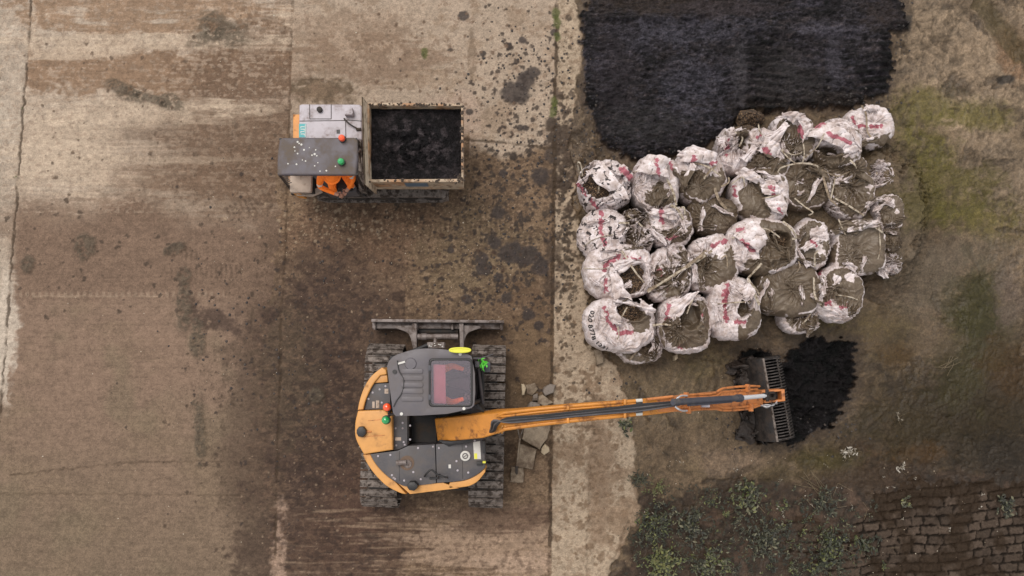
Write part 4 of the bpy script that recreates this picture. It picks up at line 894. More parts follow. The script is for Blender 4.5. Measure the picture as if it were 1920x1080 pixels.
    mb = MB(); mb.sweep(A(sp), [(-.5, -1), (.5, -1), (.5, 0), (-.5, 0)], scales=[(.17, .2), (.2, .3), (.21, .32), (.25, .28), (.29, .24), (.2, .2)]); stick = mb.build('stick', MT['rust'], root)
    for path in ([(1213, 749, 2.72), (1262, 743.5, 2.66)], ):
        mb = MB(); mb.tube(A(path), .02, 8); mb.build('hydraulic_pipe', MT['rust'], stick)
    up = [(1276, 741, 2.5), (1335, 738, 2.0), (1356, 728.5, 1.82), (1402, 724, 1.45), (1424, 724.5, 1.2)]; up2 = [(1276, 746, 2.5), (1336, 743.5, 2.0), (1355, 735.5, 1.8), (1400, 731, 1.42), (1420, 730, 1.22)]
    lo = [(1276, 771, 2.5), (1335, 766, 1.98), (1357, 769.5, 1.8), (1400, 767, 1.45), (1425, 760, 1.2)]; lo2 = [(1278, 764, 2.5), (1340, 761, 1.98), (1360, 765, 1.8), (1402, 762, 1.45), (1420, 758, 1.25)]
    for p in (up, up2, lo, lo2):
        mb = MB(); mb.tube(A(cat(p, 5)), .018, 8); mb.build('hydraulic_pipe', MT['rust'], stick)
    for x, y, z_ in ((1287, 743.5, 2.42), (1402, 727.5, 1.48), (1291, 767.5, 2.4), (1408, 764, 1.44)):
        mb = MB(); mb.box(at(x, y, z_), (.04, .12, .07), 0, .008, ry=.7); mb.build('pipe_clamp', MT['rust'], stick)
    for s_ in (-1, 1):
        y = 756+11*s_
        mb = MB(); mb.tube(A(cat([(1266, 757+5*s_, 2.75), (1272, y, 2.75), (1279, y+3*s_, 2.6), (1288, y+3*s_, 2.45)], 4)), .014, 7); mb.build('steel_elbow', MT['chrome'], stick)
    mb = MB(); a, b = at(1262, 754, 2.92), at(1386, 746.5, 1.93); mb.tube([a, b], .047, 16); mb.tube([b-(b-a)*.04, b+(b-a)*.03], .058, 16); mb.tube(A([(1290, 760, 2.72), (1372, 753, 2.05)]), .016, 8)
    cyl = mb.build('bucket_cylinder', mat('slate_grey_cylinder', S(74, 76, 88), .4, dirt=S(104, 96, 90), damt=.3, bump=.1), root)
    mb = MB(); mb.tube([b, at(1432, 742.3, 1.52)], .034, 14); mb.tube([at(1430, 742.5, 1.53), at(1436, 742, 1.46)], .02, 8); mb.build('rod', MT['chrome'], cyl)
    mb = MB(); mb.box(at(1322, 757, 2.33), (.12, .1, .08), 0, .01); mb.tube(A([(1316, 758, 2.4), (1334, 755, 2.3)]), .018, 8); mb.build('cylinder_valve', MT['bonnet'], cyl)
    mb = MB(); mb.prism(rect(1300, 752, 1308, 756), 2.52, 2.48); mb.build('fitting', MT['white'], cyl)
    # linkage and quick hitch
    mb = MB(); mb.prism([(1428, 732.5), (1470, 729.5), (1471, 733), (1429, 736.5)], 1.0, .66, .006); mb.prism([(1433, 752), (1471, 748.5), (1471.5, 752), (1434, 756)], 1.0, .66, .006); mb.prism([(1465, 730.4), (1471, 729.6), (1472.5, 751.8), (1466.5, 752.5)], 1.004, .8, .005)
    mb.build('quick_hitch', MT['rust'], root)
    mb = MB()
    for x in (1443, 1452): mb.tube([at(x, 733, .9), at(x+.6, 752, .9)], .03, 12)
    mb.tube([at(1438, 730, 1.3), at(1439, 753, 1.3)], .028, 12); mb.tube([at(1437, 737, 1.4), at(1452, 736, .95)], .022, 8); mb.tube([at(1438, 748, 1.4), at(1453, 747, .95)], .022, 8)
    mb.prism([(1408, 738), (1462, 733), (1463, 748), (1410, 756)], .72, .5, .02); mb.build('linkage', MT['dark'], root)
    for k in range(4):
        mb = MB(); mb.tube(A(cat([(1425, 758+k, 1.2), (1438, 765-2*k, 1.25), (1450, 757+k, 1.2), (1457, 758-k*2, 1.0), (1455, 752, .85)], 5)), .009, 6); mb.build('hose', MT['chrome' if k % 2 else 'deck'], root)
    # ---- slotted bucket
    a = at(1430, 672, .62); b = at(1457, 828, .62); u = (b-a); W_ = u.length; u.normalize(); v = Vector((-u.y, u.x, 0))
    if v.x < 0: v = -v
    a0 = a.copy(); a0.z = 0
    def bk(s_, x, z_): return a0+u*s_+v*x+Vector((0, 0, z_))
    bkt = MB()
    profb = [(-.15, -.05), (-.15, .2), (-.13, .4), (-.07, .57), (.0, .62)]
    for s0 in np.linspace(0, W_, 2)[:1]:
        vs = []
        for i in range(13):
            s_ = W_*i/12
            for x, z_ in profb: vs.append(bk(s_, x, z_+.012*math.sin(i*2.3+x*9)))
        n = len(profb); bkt.add(vs, [(i*n+j, (i+1)*n+j, (i+1)*n+j+1, i*n+j+1) for i in range(12) for j in range(n-1)])
    shell = bkt.build('bucket_shell', MT['shell'], root); mod = shell.modifiers.new('t', 'SOLIDIFY'); mod.thickness = .02
    side = [(-.15, -.02), (-.15, .2), (-.13, .4), (-.07, .56), (0, .62), (.2, .58), (.36, .42), (.45, .12), (.42, -.1), (-.15, -.1)]
    for s_ in (0, W_-.025):
        mb = MB(); n = len(side); mb.add([bk(s_, x, z_) for x, z_ in side]+[bk(s_+.025, x, z_) for x, z_ in side], [tuple(range(n))[::-1], tuple(range(n, 2*n))]+[(i, (i+1) % n, n+(i+1) % n, n+i) for i in range(n)])
        mb.build('side_plate', MT['shell'], shell)
    mb = MB(); mb.sweep([bk(0, 0, .63), bk(W_*.5, 0, .635), bk(W_, 0, .63)], [(-.02, -.02), (.02, -.02), (.016, .02), (-.016, .02)]); mb.build('spine_bar', MT['steel'], shell)
    tin = [(0, .62), (.12, .61), (.25, .54), (.35, .40), (.42, .2), (.44, -.02)]
    t0 = None; nt_ = 28
    for k in range(nt_):
        if t0 is None:
            mb = MB(); mb.sweep([bk(.03, x, z_) for x, z_ in cat(tin, 3)], [(-.008, -.02), (.008, -.02), (.008, .02), (-.008, .02)]); t0 = mb.build('tine', MT['tine'], shell, loc=bk(.03, 0, 0)); base_l = t0.location.copy()
        else:
            q = t0.copy(); COL.objects.link(q); q.location = base_l+u*((W_-.06)*k/(nt_-1))
    mb = MB(); mb.sweep([bk(0, .445, -.03), bk(W_, .445, -.03)], [(-.03, -.03), (.03, -.03), (.03, .03), (-.03, .03)]); mb.sweep([bk(0, .27, .49), bk(W_, .27, .49)], [(-.012, -.012), (.012, -.012), (.012, .012), (-.012, .012)]); mb.build('cutting_edge', MT['steel'], shell)
    for s0, s1, nm in ((-.05, W_*.36, 1), (W_*.5, W_*1.02, 2)):
        vs = []; n = 16; nn = 14
        for i in range(n):
            for j in range(nn):
                s_ = s0+(s1-s0)*i/(n-1); t = j/(nn-1); x = -.40+.36*t
                e = math.sin(math.pi*i/(n-1))**.5*math.sin(math.pi*t)**.5; zz = .02+.30*t
                vs.append(bk(s_+.10*float(fbm(j*.4, i*.2, nm+5, 2)), x+.14*float(fbm(i*.35, j*.3, nm, 2)), zz-.22+e*(.24+.20*float(fbm(i*.5, j*.5, nm, 3)))))
        o = npmesh('mud_clod', [tuple(p) for p in vs], gridfaces(n, nn), MT['mudclod'], root)
    return root
MT['shell'] = mat('silt_coated_bucket_steel', S(34, 29, 28), .55, dirt=S(66, 54, 46), damt=.5, dscale=7, var=.3, bump=.6, bscale=40, dist=.02)
MT['tine'] = mat('muddy_tine_steel', S(92, 84, 80), .5, metal=.2, dirt=S(44, 38, 36), damt=.55, dscale=12, bump=.3)
MT['mudclod'] = mat('clinging_mud', S(58, 47, 41), .55, var=.25, vscale=12, bump=.8, bscale=30, dist=.03)
exc = excavator()
J = dict(SEATED)
person('person', 'digger driver in orange hi-vis seen through the tinted roof hatch', at(820, 719, 1.6)+Vector((.02, 0, .06)), 0, {**J, 'elL': (.24, .27, .34), 'elR': (.24, -.27, .34), 'wrL': (.40, .22, .32), 'wrR': (.40, -.22, .32), 'paL': (.46, .2, .31), 'paR': (.46, -.2, .31)},
       ['hivis', 'blacktr', 'skin', 'glove', 'boot', 'hivis'], group=None)
# ================================================================== TRACKED DUMPER
def dumper():
    root = empty('tracked_dumper', at(700, 285, 0), 'small tracked dumper truck with pale bonnet, dark canopy and full square skip', 'dumper')
    # rubber tracks
    def rtrack(x0, x1, y, wd):
        a = at(x0, y, .35); b = at(x1, y, .35); zc, r = .27, .24
        half = (b.x-a.x)/2-r; mx = (a.x+b.x)/2; my = a.y; vs = []; n = 110
        per = 4*half+2*math.pi*r
        for k in range(n):
            u_ = per*k/n
            if u_ < 2*half: x, z_, nx, nz = -half+u_, r, 0, 1
            elif u_ < 2*half+math.pi*r: t = (u_-2*half)/r; nx, nz = math.sin(t), math.cos(t); x, z_ = half+r*nx, r*nz
            elif u_ < 4*half+math.pi*r: x, z_, nx, nz = half-(u_-2*half-math.pi*r), -r, 0, -1
            else: t = (u_-4*half-math.pi*r)/r; nx, nz = -math.sin(t), -math.cos(t); x, z_ = -half+r*nx, r*nz
            lug = .03 if (k % 4) < 2 else 0
            for q, e in ((-.5, 1), (.5, 1), (.5, 0), (-.5, 0)):
                d = lug*e-(.05 if not e else 0); vs.append((mx+x+nx*d, my+q*wd, zc+z_+nz*d))
        fs = [(i*4+q, ((i+1) % n)*4+q, ((i+1) % n)*4+(q+1) % 4, i*4+(q+1) % 4) for i in range(n) for q in range(4)]
        mb = MB(); mb.add(vs, fs); tr = mb.build('track', MT['steel'], root)
        mb = MB(); mb.box((mx, my, zc), (2*half, wd*.5, .2), 0, .02)
        for e in np.linspace(-half, half, 5): 
            b_ = bmesh.new(); bmesh.ops.create_cone(b_, cap_ends=True, segments=20, radius1=.17, radius2=.17, depth=wd*.8)
            bmesh.ops.transform(b_, matrix=Matrix.Translation((mx+e, my, zc-.02)) @ Matrix.Rotation(math.pi/2, 4, 'X'), verts=b_.verts); mb.join(b_)
        mb.build('roller_frame', MT['dark'], root)
    rtrack(596, 838, 355, .34); rtrack(596, 838, 222, .34)
    mb = MB(); mb.prism([(560, 232), (840, 232), (840, 352), (560, 352)], .62, .35, .03); mb.build('chassis', MT['dark'], root)
    mb = MB(); mb.prism([(549, 214), (564, 214), (564, 364), (549, 362)], .78, .4, .02); mb.build('rear_bumper', MT['orange2'], root)
    # bonnet
    mb = MB(); mb.prism([(561, 197), (566, 195), (674, 195.5), (678, 200), (679, 262), (560, 262)], 1.3, .55, .03, seg=3); bn = mb.build('bonnet', MT['bonnet'], root)
    mb = MB()
    for p in ([(580.5, 196, 1.301), (581, 223, 1.301), (621, 223, 1.301), (621, 196, 1.301)], [(562, 227, 1.301), (640, 226, 1.301), (648, 226, 1.301), (648.5, 258, 1.301)], [(650, 225, 1.301), (678, 227, 1.301)]):
        for a, b in zip(p, p[1:]): mb.tube(A([a, b]), .006, 6)
    mb.build('panel_gap', MT['dark'], bn)
    mb = MB(); mb.lathe(at(600, 206.5, 1.3), [(.045, 0), (.045, .05), (.03, .06), (.001, .06)], 18); mb.build('exhaust_stub', MT['dark'], bn)
    mb = MB(); mb.prism([(646, 203), (660, 201), (662, 211), (660, 215), (646, 215)], 1.42, 1.3, .02); mb.build('air_filter_box', MT['bonnet'], bn)
    mb = MB(); mb.prism(rect(631, 243, 637.5, 250.5), 1.304, 1.3); mb.build('vent_hole', MT['black'], bn)
    mb = MB(); mb.tube(A(cat([(645, 222, 1.31), (655, 232, 1.36), (668, 240, 1.34), (676, 243, 1.32)], 4)), .012, 6); mb.tube(A([(668, 243, 1.32), (677, 242, 1.32)]), .025, 8); mb.build('hydraulic_hose', MT['dark'], bn)
    mb = MB(); mb.prism([(560.5, 232), (574, 232), (573.5, 257.5), (560.5, 257.5)], 1.305, 1.3); sg = mb.build('sticker', MT['teal'], bn)
    mb = MB()
    for y in (237, 241.5, 246, 250.5): 
        mb.prism(rect(563.5, y, 571, y+1.3), 1.3065, 1.305); mb.prism(rect(563.5 if y in (237, 246) else 569.7, y, 564.8 if y in (237, 246) else 571, y+3.2), 1.3068, 1.305)
    mb.prism(rect(571.8, 233, 573, 256.5), 1.307, 1.305); mb.build('lettering', MT['white'], sg)
    # platform, seats, console
    mb = MB(); mb.prism([(538, 260), (684, 260), (684, 366), (545, 364)], .66, .55, .02); mb.build('platform', MT['dark'], root)
    mb = MB(); mb.prism([(549, 358), (578, 358), (600, 350), (604, 360), (584, 368), (556, 366)], .72, .66, .01); mb.build('rear_step', MT['canvas'], root)
    st = at(565, 342, 1.12)
    mb = MB(); mb.box(st, (.36, .36, .13), 0, .05); mb.box(st+Vector((0, .2, .2)), (.34, .1, .42), 0, .045, rx=.15); seat = mb.build('seat', MT['canvas'], root)
    mb = MB(); mb.box(st+Vector((0, .02, -.27)), (.26, .26, .38)); mb.build('seat_pedestal', MT['dark'], seat)
    for k, x in enumerate((541, 547)): 
        mb = MB(); mb.prism([(x, 331), (x+2.5, 331), (x+2.5, 356), (x, 354)], .95-.1*k, .7, .005); mb.build('side_panel', MT['bonnet' if k else 'skip'], root)
    op = at(637, 337, 1.1)
    mb = MB(); mb.box(op+Vector((0, .02, -.09)), (.4, .38, .12), 0, .04); s2 = mb.build('seat', MT['black'], root)
    mb = MB(); mb.box(op+Vector((0, .05, -.3)), (.3, .3, .32), 0, .02); mb.build('seat_pedestal', MT['dark'], s2)
    mb = MB(); mb.prism([(610, 352.5), (668, 351), (668, 360), (612, 362)], .98, .66, .01); 
    for k in range(5): mb.tube([at(628+7*k, 355, .98), at(628+7*k, 354, 1.12)], .01, 6)
    mb.build('control_console', MT['deck'], root)
    # canopy on posts
    zc_ = 2.1
    mb = MB(); cp = [(524, 262), (530, 258), (664, 257.5), (670, 262), (671, 300), (667, 328), (520, 328), (519.5, 322), (520, 290)]
    mb.prism(cp, zc_, zc_-.06, .03, seg=3); can = mb.build('canopy', MT['canopy'], root)
    mb = MB()
    for k, (x, y, s_) in enumerate([(558, 266, 2), (561, 269, 1.6), (565, 271, 2.2), (552, 276, 1.7), (570, 281, 2), (558, 288, 1.6), (592, 281, 1.5), (590, 289, 2.2), (585, 291, 1.6), (594, 292, 1.5), (540, 307, 1.5), (556, 308, 1.8), (573, 302, 1.6), (596, 305, 1.2), (612, 320, 1.8), (600, 321, 1.4), (590, 311, 1.4), (629, 312, 1.4), (553, 283, 1.2), (567, 300, 1.2), (580, 277, 1)]):
        mb.lathe(at(x, y, zc_+.001), [(.001, .004), (s_*.008*.6, .003), (s_*.008, 0)], 7)
    mb.build('bird_droppings', MT['white'], can)
    for a, b in (((523, 326, 2.06), (549, 360, .68)), ((668, 326, 2.06), (683, 358, .68)), ((526, 261, 2.06), (550, 288, .68)), ((668, 261, 2.06), (679, 287, .68))):
        mb = MB(); mb.tube(A([a, b]), .022, 8); mb.build('canopy_post', MT['black'], root)
    mb = MB()
    for k in range(9): t = .2+.09*k; mb.tube(A([(523+26*t+1.5, 326+34*t, 2.06-1.38*t), (523+26*t+9, 326+34*t-3, 2.0-1.36*t)]), .008, 6)
    mb.build('side_mesh', MT['deck'], root)
    beacon(root, 'beacon', 642.5, 261, 2.1, MT['lamp_orange'], .05); beacon(root, 'beacon', 641, 305, 2.1, MT['lamp_green'], .052)
    # skip
    ow = [(690, 192), (866, 194), (868, 198), (869, 336), (866, 341), (690, 341), (686, 336), (687, 198)]
    inn = [(692.5, 197.5), (864.5, 198.5), (864.8, 335), (692, 336)]
    mb = MB(); mb.prism(ow, 1.38, 1.30, .012, holes=[inn]); sk = mb.build('skip_rim', MT['skip'], root)
    mb = MB(); z1, z0 = 1.33, .7
    O = [at(x, y, 1.36) for x, y in ((688.5, 194.5), (867, 196), (867.5, 339), (688, 339))]; I = [at(x, y, 1.36) for x, y in inn]
    B = [p.copy() for p in O]; 
    cx = sum(p.x for p in O)/4; cy = sum(p.y for p in O)/4
    for p in O+I: p.z = z1
    for p in B: p.z = z0; p.y = cy+(p.y-cy)*.985; p.x = cx+(p.x-cx)*.98
    BI = [Vector((cx+(p.x-cx)*.96, cy+(p.y-cy)*.96, z0+.03)) for p in B]
    for i in range(4):
        j = (i+1) % 4
        mb.add([O[i], O[j], B[j], B[i]], [(0, 1, 2, 3)]); mb.add([I[i], I[j], BI[j], BI[i]], [(0, 1, 2, 3)])
    mb.add(B, [(0, 1, 2, 3)]); mb.add(BI, [(0, 1, 2, 3)]); body = mb.build('skip_body', MT['skip'], root)
    for x in (712, 850): mb = MB(); mb.prism([(x, 339), (x+4, 339), (x+4, 343), (x, 343)], 1.15, .75, .01); mb.build('skip_stiffener', MT['skip'], body)
    mb = MB(); p = at(757, 341.5, 1.3); q = at(800, 341.5, 1.3)
    zt_, zb_ = 1.26, .98; f = lambda x, z_: Vector((x, cy+(O[2].y-cy)*(1-.015*(z1-z_)/(z1-z0))-.008, z_))
    mb.add([f(p.x, zt_), f(q.x, zt_), f(q.x, zb_), f(p.x, zb_)], [(0, 1, 2, 3)]); pl = mb.build('name_plate', MT['bluegrey'], body); pl.modifiers.new('t', 'SOLIDIFY').thickness = .006
    mb = MB(); rg = random.Random(2)
    x = p.x+.03
    while x < q.x-.05:
        w_ = rg.uniform(.012, .026); h_ = rg.uniform(.03, .05)
        g = lambda a, z_: f(a, z_)+Vector((0, -.005, .0)); mb.add([g(x, 1.15+h_), g(x+w_, 1.15+h_), g(x+w_, 1.12-h_*.3), g(x, 1.12-h_*.3)], [(0, 1, 2, 3)]); x += w_+.01
    mb.build('lettering', MT['white'], pl)
    rg = random.Random(6); V_ = []; F_ = []
    for k in range(150):
        e = rg.random(); 
        if e < .45: x, y = rg.uniform(692, 866), rg.gauss(195.5, 1.3)
        elif e < .7: x, y = rg.gauss(866.5, 1), rg.uniform(196, 338)
        elif e < .88: x, y = rg.uniform(692, 866), rg.gauss(338.5, 1.2)
        else: x, y = rg.gauss(861, 5), rg.gauss(335, 4)
        p = at(x, y, 1.385); r = rg.uniform(.008, .03); b0 = len(V_)
        for i in range(6): a = 1.047*i; q = r*rg.uniform(.6, 1.3); V_.append((p.x+q*math.cos(a), p.y+q*math.sin(a), 1.378))
        V_.append((p.x, p.y, 1.385+r*.6)); F_ += [(b0+i, b0+(i+1) % 6, b0+6) for i in range(6)]
    npmesh('caked_mud', np.array(V_), F_, MT['mudclod2'], sk, False)
    # headboard guarding the cab side
    mb = MB(); hb = [(678, 181), (682, 184), (690, 196), (690, 338), (686, 351), (683.5, 351), (680, 330)]
    Pt = [at(678, 182, 1.62), at(683, 345, 1.62), at(690, 338, 1.36), at(689.5, 196, 1.36)]; mb.add(Pt, [(0, 1, 2, 3)])
    Pt2 = [Pt[0], Pt[1], Pt[1]+Vector((.05, 0, -.75)), Pt[0]+Vector((.05, 0, -.75))]; mb.add(Pt2, [(0, 1, 2, 3)])
    hbo = mb.build('headboard', mat('pale_dusty_headboard', S(226, 206, 180, .7), .8, dirt=S(150, 126, 100), damt=.35, dscale=6, bump=.3), root); hbo.modifiers.new('t', 'SOLIDIFY').thickness = .02
    mb = MB(); mb.tube(A(cat([(668, 262, 1.5), (674, 268, 1.35), (676, 280, 1.4), (672, 290, 1.1), (680, 320, 1.0)], 4)), .02, 7); mb.tube(A([(676, 262, 1.3), (682, 345, 1.1)]), .016, 6); mb.prism(rect(672, 300, 682, 356), .95, .6, .01); mb.build('tipping_gear', MT['steel'], root)
    # load
    n1, n2 = 150, 120; a = at(692.5, 197.5, 1.33); b = at(864.5, 335.5, 1.33)
    u_, v_ = np.meshgrid(np.linspace(0, 1, n1), np.linspace(0, 1, n2), indexing='ij')
    x = a.x+(b.x-a.x)*u_; y = a.y+(b.y-a.y)*v_; x = cx+(x-cx)*.985; y = cy+(y-cy)*.972
    heap = np.exp(-(((u_-.5)/.36)**2+((v_-.52)/.33)**2)**1.5)
    z_ = 1.19+.13*heap+heap*(.07*fbm(u_*12, v_*10, 5, 4)+.035*np.maximum(0, fbm(u_*34, v_*30, 6, 2))+.02*fbm(u_*60, v_*50, 7, 2))+.02*fbm(u_*7, v_*6, 8, 3)+.05*ss(.8, 1, v_)*ss(.1, .5, u_)
    c_ = np.array(S(30, 27, 29))*(1+.6*fbm(u_*34, v_*28, 12, 3))[..., None]+np.array(S(78, 70, 72))*((.3+.7*heap)*ss(0, .6, fbm(u_*16, v_*14, 9, 4)))[..., None]  # lighter patches are wet highlights painted into the load's colour
    o = npmesh('mud_load', np.stack([x, y, z_], -1).reshape(-1, 3), gridfaces(n1, n2), m_gnd['blk'], None, True, {'Col': np.clip(c_, .004, .3).reshape(-1, 3), 'Rough': np.full(n1*n2, .5)+.15*fbm(u_*12, v_*12, 3, 3).ravel()}, (cx, cy, 1.0))
    tag(o, 'black silt heaped inside the square skip of the dumper', 'mud', kind='stuff')
    return root
dumper()
person('person', 'dumper operator in orange hi-vis jacket sitting half under the dark canopy', at(630, 334, 1.14)+Vector((0, .17, 0)), R(-74), {**SEATED, 'belly': (.06, 0, .19), 'chest': (.15, 0, .35), 'neckb': (.2, 0, .47), 'neck': (.25, 0, .52), 'headb': (.28, 0, .55), 'shL': (.2, .19, .46), 'shR': (.2, -.2, .46), 'elL': (.32, .27, .27), 'elR': (.3, -.3, .26), 'wrL': (.44, .13, .2), 'wrR': (.46, -.1, .2), 'paL': (.48, .07, .19), 'paR': (.5, -.04, .19), 'knL': (.33, .15, .0), 'knR': (.33, -.15, .0), 'anL': (.3, .14, -.38), 'anR': (.3, -.14, -.38), 'toL': (.42, .15, -.42), 'toR': (.42, -.15, -.42)},
       ['hivis', 'hivis', 'skin', 'skin', 'boot', 'silver'], 'hivis')
# ================================================================== BULK BAGS
def bagmat():
    m = bpy.data.materials.new('woven_bulk_bag_with_mud'); m.use_nodes = True
    n = m.node_tree.nodes; L = m.node_tree.links; b = n['Principled BSDF']
    geo = n.new('ShaderNodeNewGeometry'); pos = geo.outputs['Position']
    def noise(sc, det=5, ro=.65):
        t = n.new('ShaderNodeTexNoise'); t.inputs['Scale'].default_value = sc; t.inputs['Detail'].default_value = det; t.inputs['Roughness'].default_value = ro
        L.new(pos, t.inputs['Vector']); return t.outputs['Fac']
    def math_(op, a, c):
        x = n.new('ShaderNodeMath'); x.operation = op
        for i, v in enumerate((a, c)):
            if isinstance(v, (int, float)): x.inputs[i].default_value = v
            else: L.new(v, x.inputs[i])
        return x.outputs[0]
    def ramp(v, a, c, lo=0, hi=1):
        x = n.new('ShaderNodeMapRange'); x.interpolation_type = 'SMOOTHSTEP'; L.new(v, x.inputs[0])
        for i, q in enumerate((a, c, lo, hi)): x.inputs[i+1].default_value = q
        return x.outputs[0]
    def mix(f, a, c):
        x = n.new('ShaderNodeMix'); x.data_type = 'RGBA'; L.new(f, x.inputs[0])
        for i, v in ((6, a), (7, c)):
            if isinstance(v, tuple): x.inputs[i].default_value = (*v, 1)
            else: L.new(v, x.inputs[i])
        return x.outputs[2]
    at_ = lambda nm: (lambda a: (setattr(a, 'attribute_name', nm), a.outputs['Fac'])[1])(n.new('ShaderNodeAttribute'))
    n1 = noise(20); n2 = noise(55, 3); n3 = noise(7)
    base = mix(ramp(n3, .35, .65), S(244, 233, 234, .74), S(206, 188, 182, .68)); base = mix(ramp(n1, .52, .72), base, S(186, 168, 154))
    red = ramp(math_('ADD', at_('red'), math_('MULTIPLY', math_('SUBTRACT', noise(85, 3), .5), 2.2)), .35, .85)
    base = mix(red, base, S(188, 104, 118))
    spot = ramp(math_('ADD', at_('spot'), math_('MULTIPLY', math_('SUBTRACT', n2, .5), .8)), .48, .56)
    base = mix(spot, base, S(66, 58, 58))
    mudc = mix(ramp(n3, .35, .65), S(122, 106, 88), S(104, 88, 72)); mudc = mix(ramp(n2, .5, .8), mudc, S(140, 124, 104))
    d = ramp(math_('ADD', at_('mud'), math_('MULTIPLY', math_('SUBTRACT', n1, .5), .9)), .36, .62)
    fin = mix(d, base, mudc)
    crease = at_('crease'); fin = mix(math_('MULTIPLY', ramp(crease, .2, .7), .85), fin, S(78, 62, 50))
    L.new(fin, b.inputs['Base Color']); L.new(ramp(d, 0, 1, .62, .45), b.inputs['Roughness']); b.inputs['Specular IOR Level'].default_value = .4
    bp = n.new('ShaderNodeBump'); bp.inputs['Strength'].default_value = .25; bp.inputs['Distance'].default_value = .006; L.new(noise(24, 3), bp.inputs['Height']); L.new(bp.outputs[0], b.inputs['Normal'])
    return m
MB_BAG = bagmat()
def gravelmat():
    m = bpy.data.materials.new('mixed_gravel'); m.use_nodes = True; n = m.node_tree.nodes; L = m.node_tree.links; b = n['Principled BSDF']
    g = n.new('ShaderNodeNewGeometry'); v = n.new('ShaderNodeTexVoronoi'); v.inputs['Scale'].default_value = 42; L.new(g.outputs['Position'], v.inputs['Vector'])
    r = n.new('ShaderNodeValToRGB'); e = r.color_ramp.elements; e[0].color = (*S(60, 46, 36), 1); e[1].color = (*S(205, 170, 130), 1); e.new(.45).color = (*S(128, 100, 76), 1); e.new(.8).color = (*S(160, 128, 98), 1)
    sp = n.new('ShaderNodeSeparateColor'); L.new(v.outputs['Color'], sp.inputs[0]); L.new(sp.outputs[0], r.inputs[0])
    mr = n.new('ShaderNodeMapRange'); L.new(v.outputs['Distance'], mr.inputs[0]); mr.inputs[1].default_value = .2; mr.inputs[2].default_value = .75; mr.inputs[3].default_value = 1; mr.inputs[4].default_value = .25
    mx = n.new('ShaderNodeMix'); mx.data_type = 'RGBA'; mx.blend_type = 'MULTIPLY'; mx.inputs[0].default_value = 1; L.new(r.outputs[0], mx.inputs[6]); L.new(mr.outputs[0], mx.inputs[7])
    L.new(mx.outputs[2], b.inputs['Base Color']); b.inputs['Roughness'].default_value = .7
    bp = n.new('ShaderNodeBump'); bp.invert = True; bp.inputs['Distance'].default_value = .03; L.new(v.outputs['Distance'], bp.inputs['Height']); L.new(bp.outputs[0], b.inputs['Normal']); return m
M_GRAVEL = gravelmat()
def paint(pxv, pyv, sp, seed, dflt):
    """attributes for fabric points seen at photo position (pxv, pyv)"""
    n_ = fbm(pxv/13, pyv/13, seed, 3); nf = fbm(pxv/5, pyv/5, seed+5, 2)
    ox, oy = pxv, pyv; w1 = fbm(ox/9, oy/9, seed+61, 3); w2 = fbm(ox/9, oy/9, seed+62, 3)
    pxv = ox+6.5*w1; pyv = oy+6.5*w2
    mud = np.array(dflt, float)+.25*n_
    for (a, b, r) in sp.get('white', []): mud = mud-1.3*np.exp(-(np.hypot(pxv-a, pyv-b)/r)**4)
    for (a, b, r) in sp.get('mudp', []): mud = mud+1.3*np.exp(-(np.hypot(pxv-a, pyv-b)/r)**4)
    red = np.zeros(pxv.shape)
    for (x0, y0, x1, y1, w_) in sp.get('red', []):
        ex, ey = x1-x0, y1-y0; t = np.clip(((pxv-x0)*ex+(pyv-y0)*ey)/(ex*ex+ey*ey), 0, 1); d = np.hypot(ox+2*w1-x0-t*ex, oy+2*w1-y0-t*ey)+2.2*nf
        red = np.maximum(red, 1-ss(w_*.8, w_*1.3, d))
    spot = np.zeros(pxv.shape); k = sp.get('spots', 0)
    if k: spot = np.clip(k*(fbm(pxv/6.5, pyv/6.5, seed+9, 2)-.25)*2.2, 0, 1)
    spot = np.maximum(spot, .62*sp.get('grime', .35)*(nf > .35))
    return mud, red*.95, spot
def folds(PX, PY, pins, seed):
    """straight folds running out of pinch points: height and crest masks"""
    z = np.zeros(PX.shape); c = np.zeros(PX.shape); v = np.zeros(PX.shape)
    for j, (kx, ky, kr, ka) in enumerate(pins):
        dx, dy = PX-kx, PY-ky; d = np.hypot(dx, dy); al = np.arctan2(dy, dx)
        ph = al*ka+1.5*fbm(PX/22, PY/22, seed+j, 3); q = np.abs(np.sin(ph)); w_ = np.exp(-(d/kr)**2)*ss(0, 5, d)*ss(-.5, .3, fbm(al*1.4+j*7, al*0+j, seed+20, 1)+.2)
        z = z+w_*(.050*(1-q)**2-.02*q); c = np.maximum(c, w_*(1-q)**7); v = np.maximum(v, w_*ss(.86, 1, q))
    return z, c, v
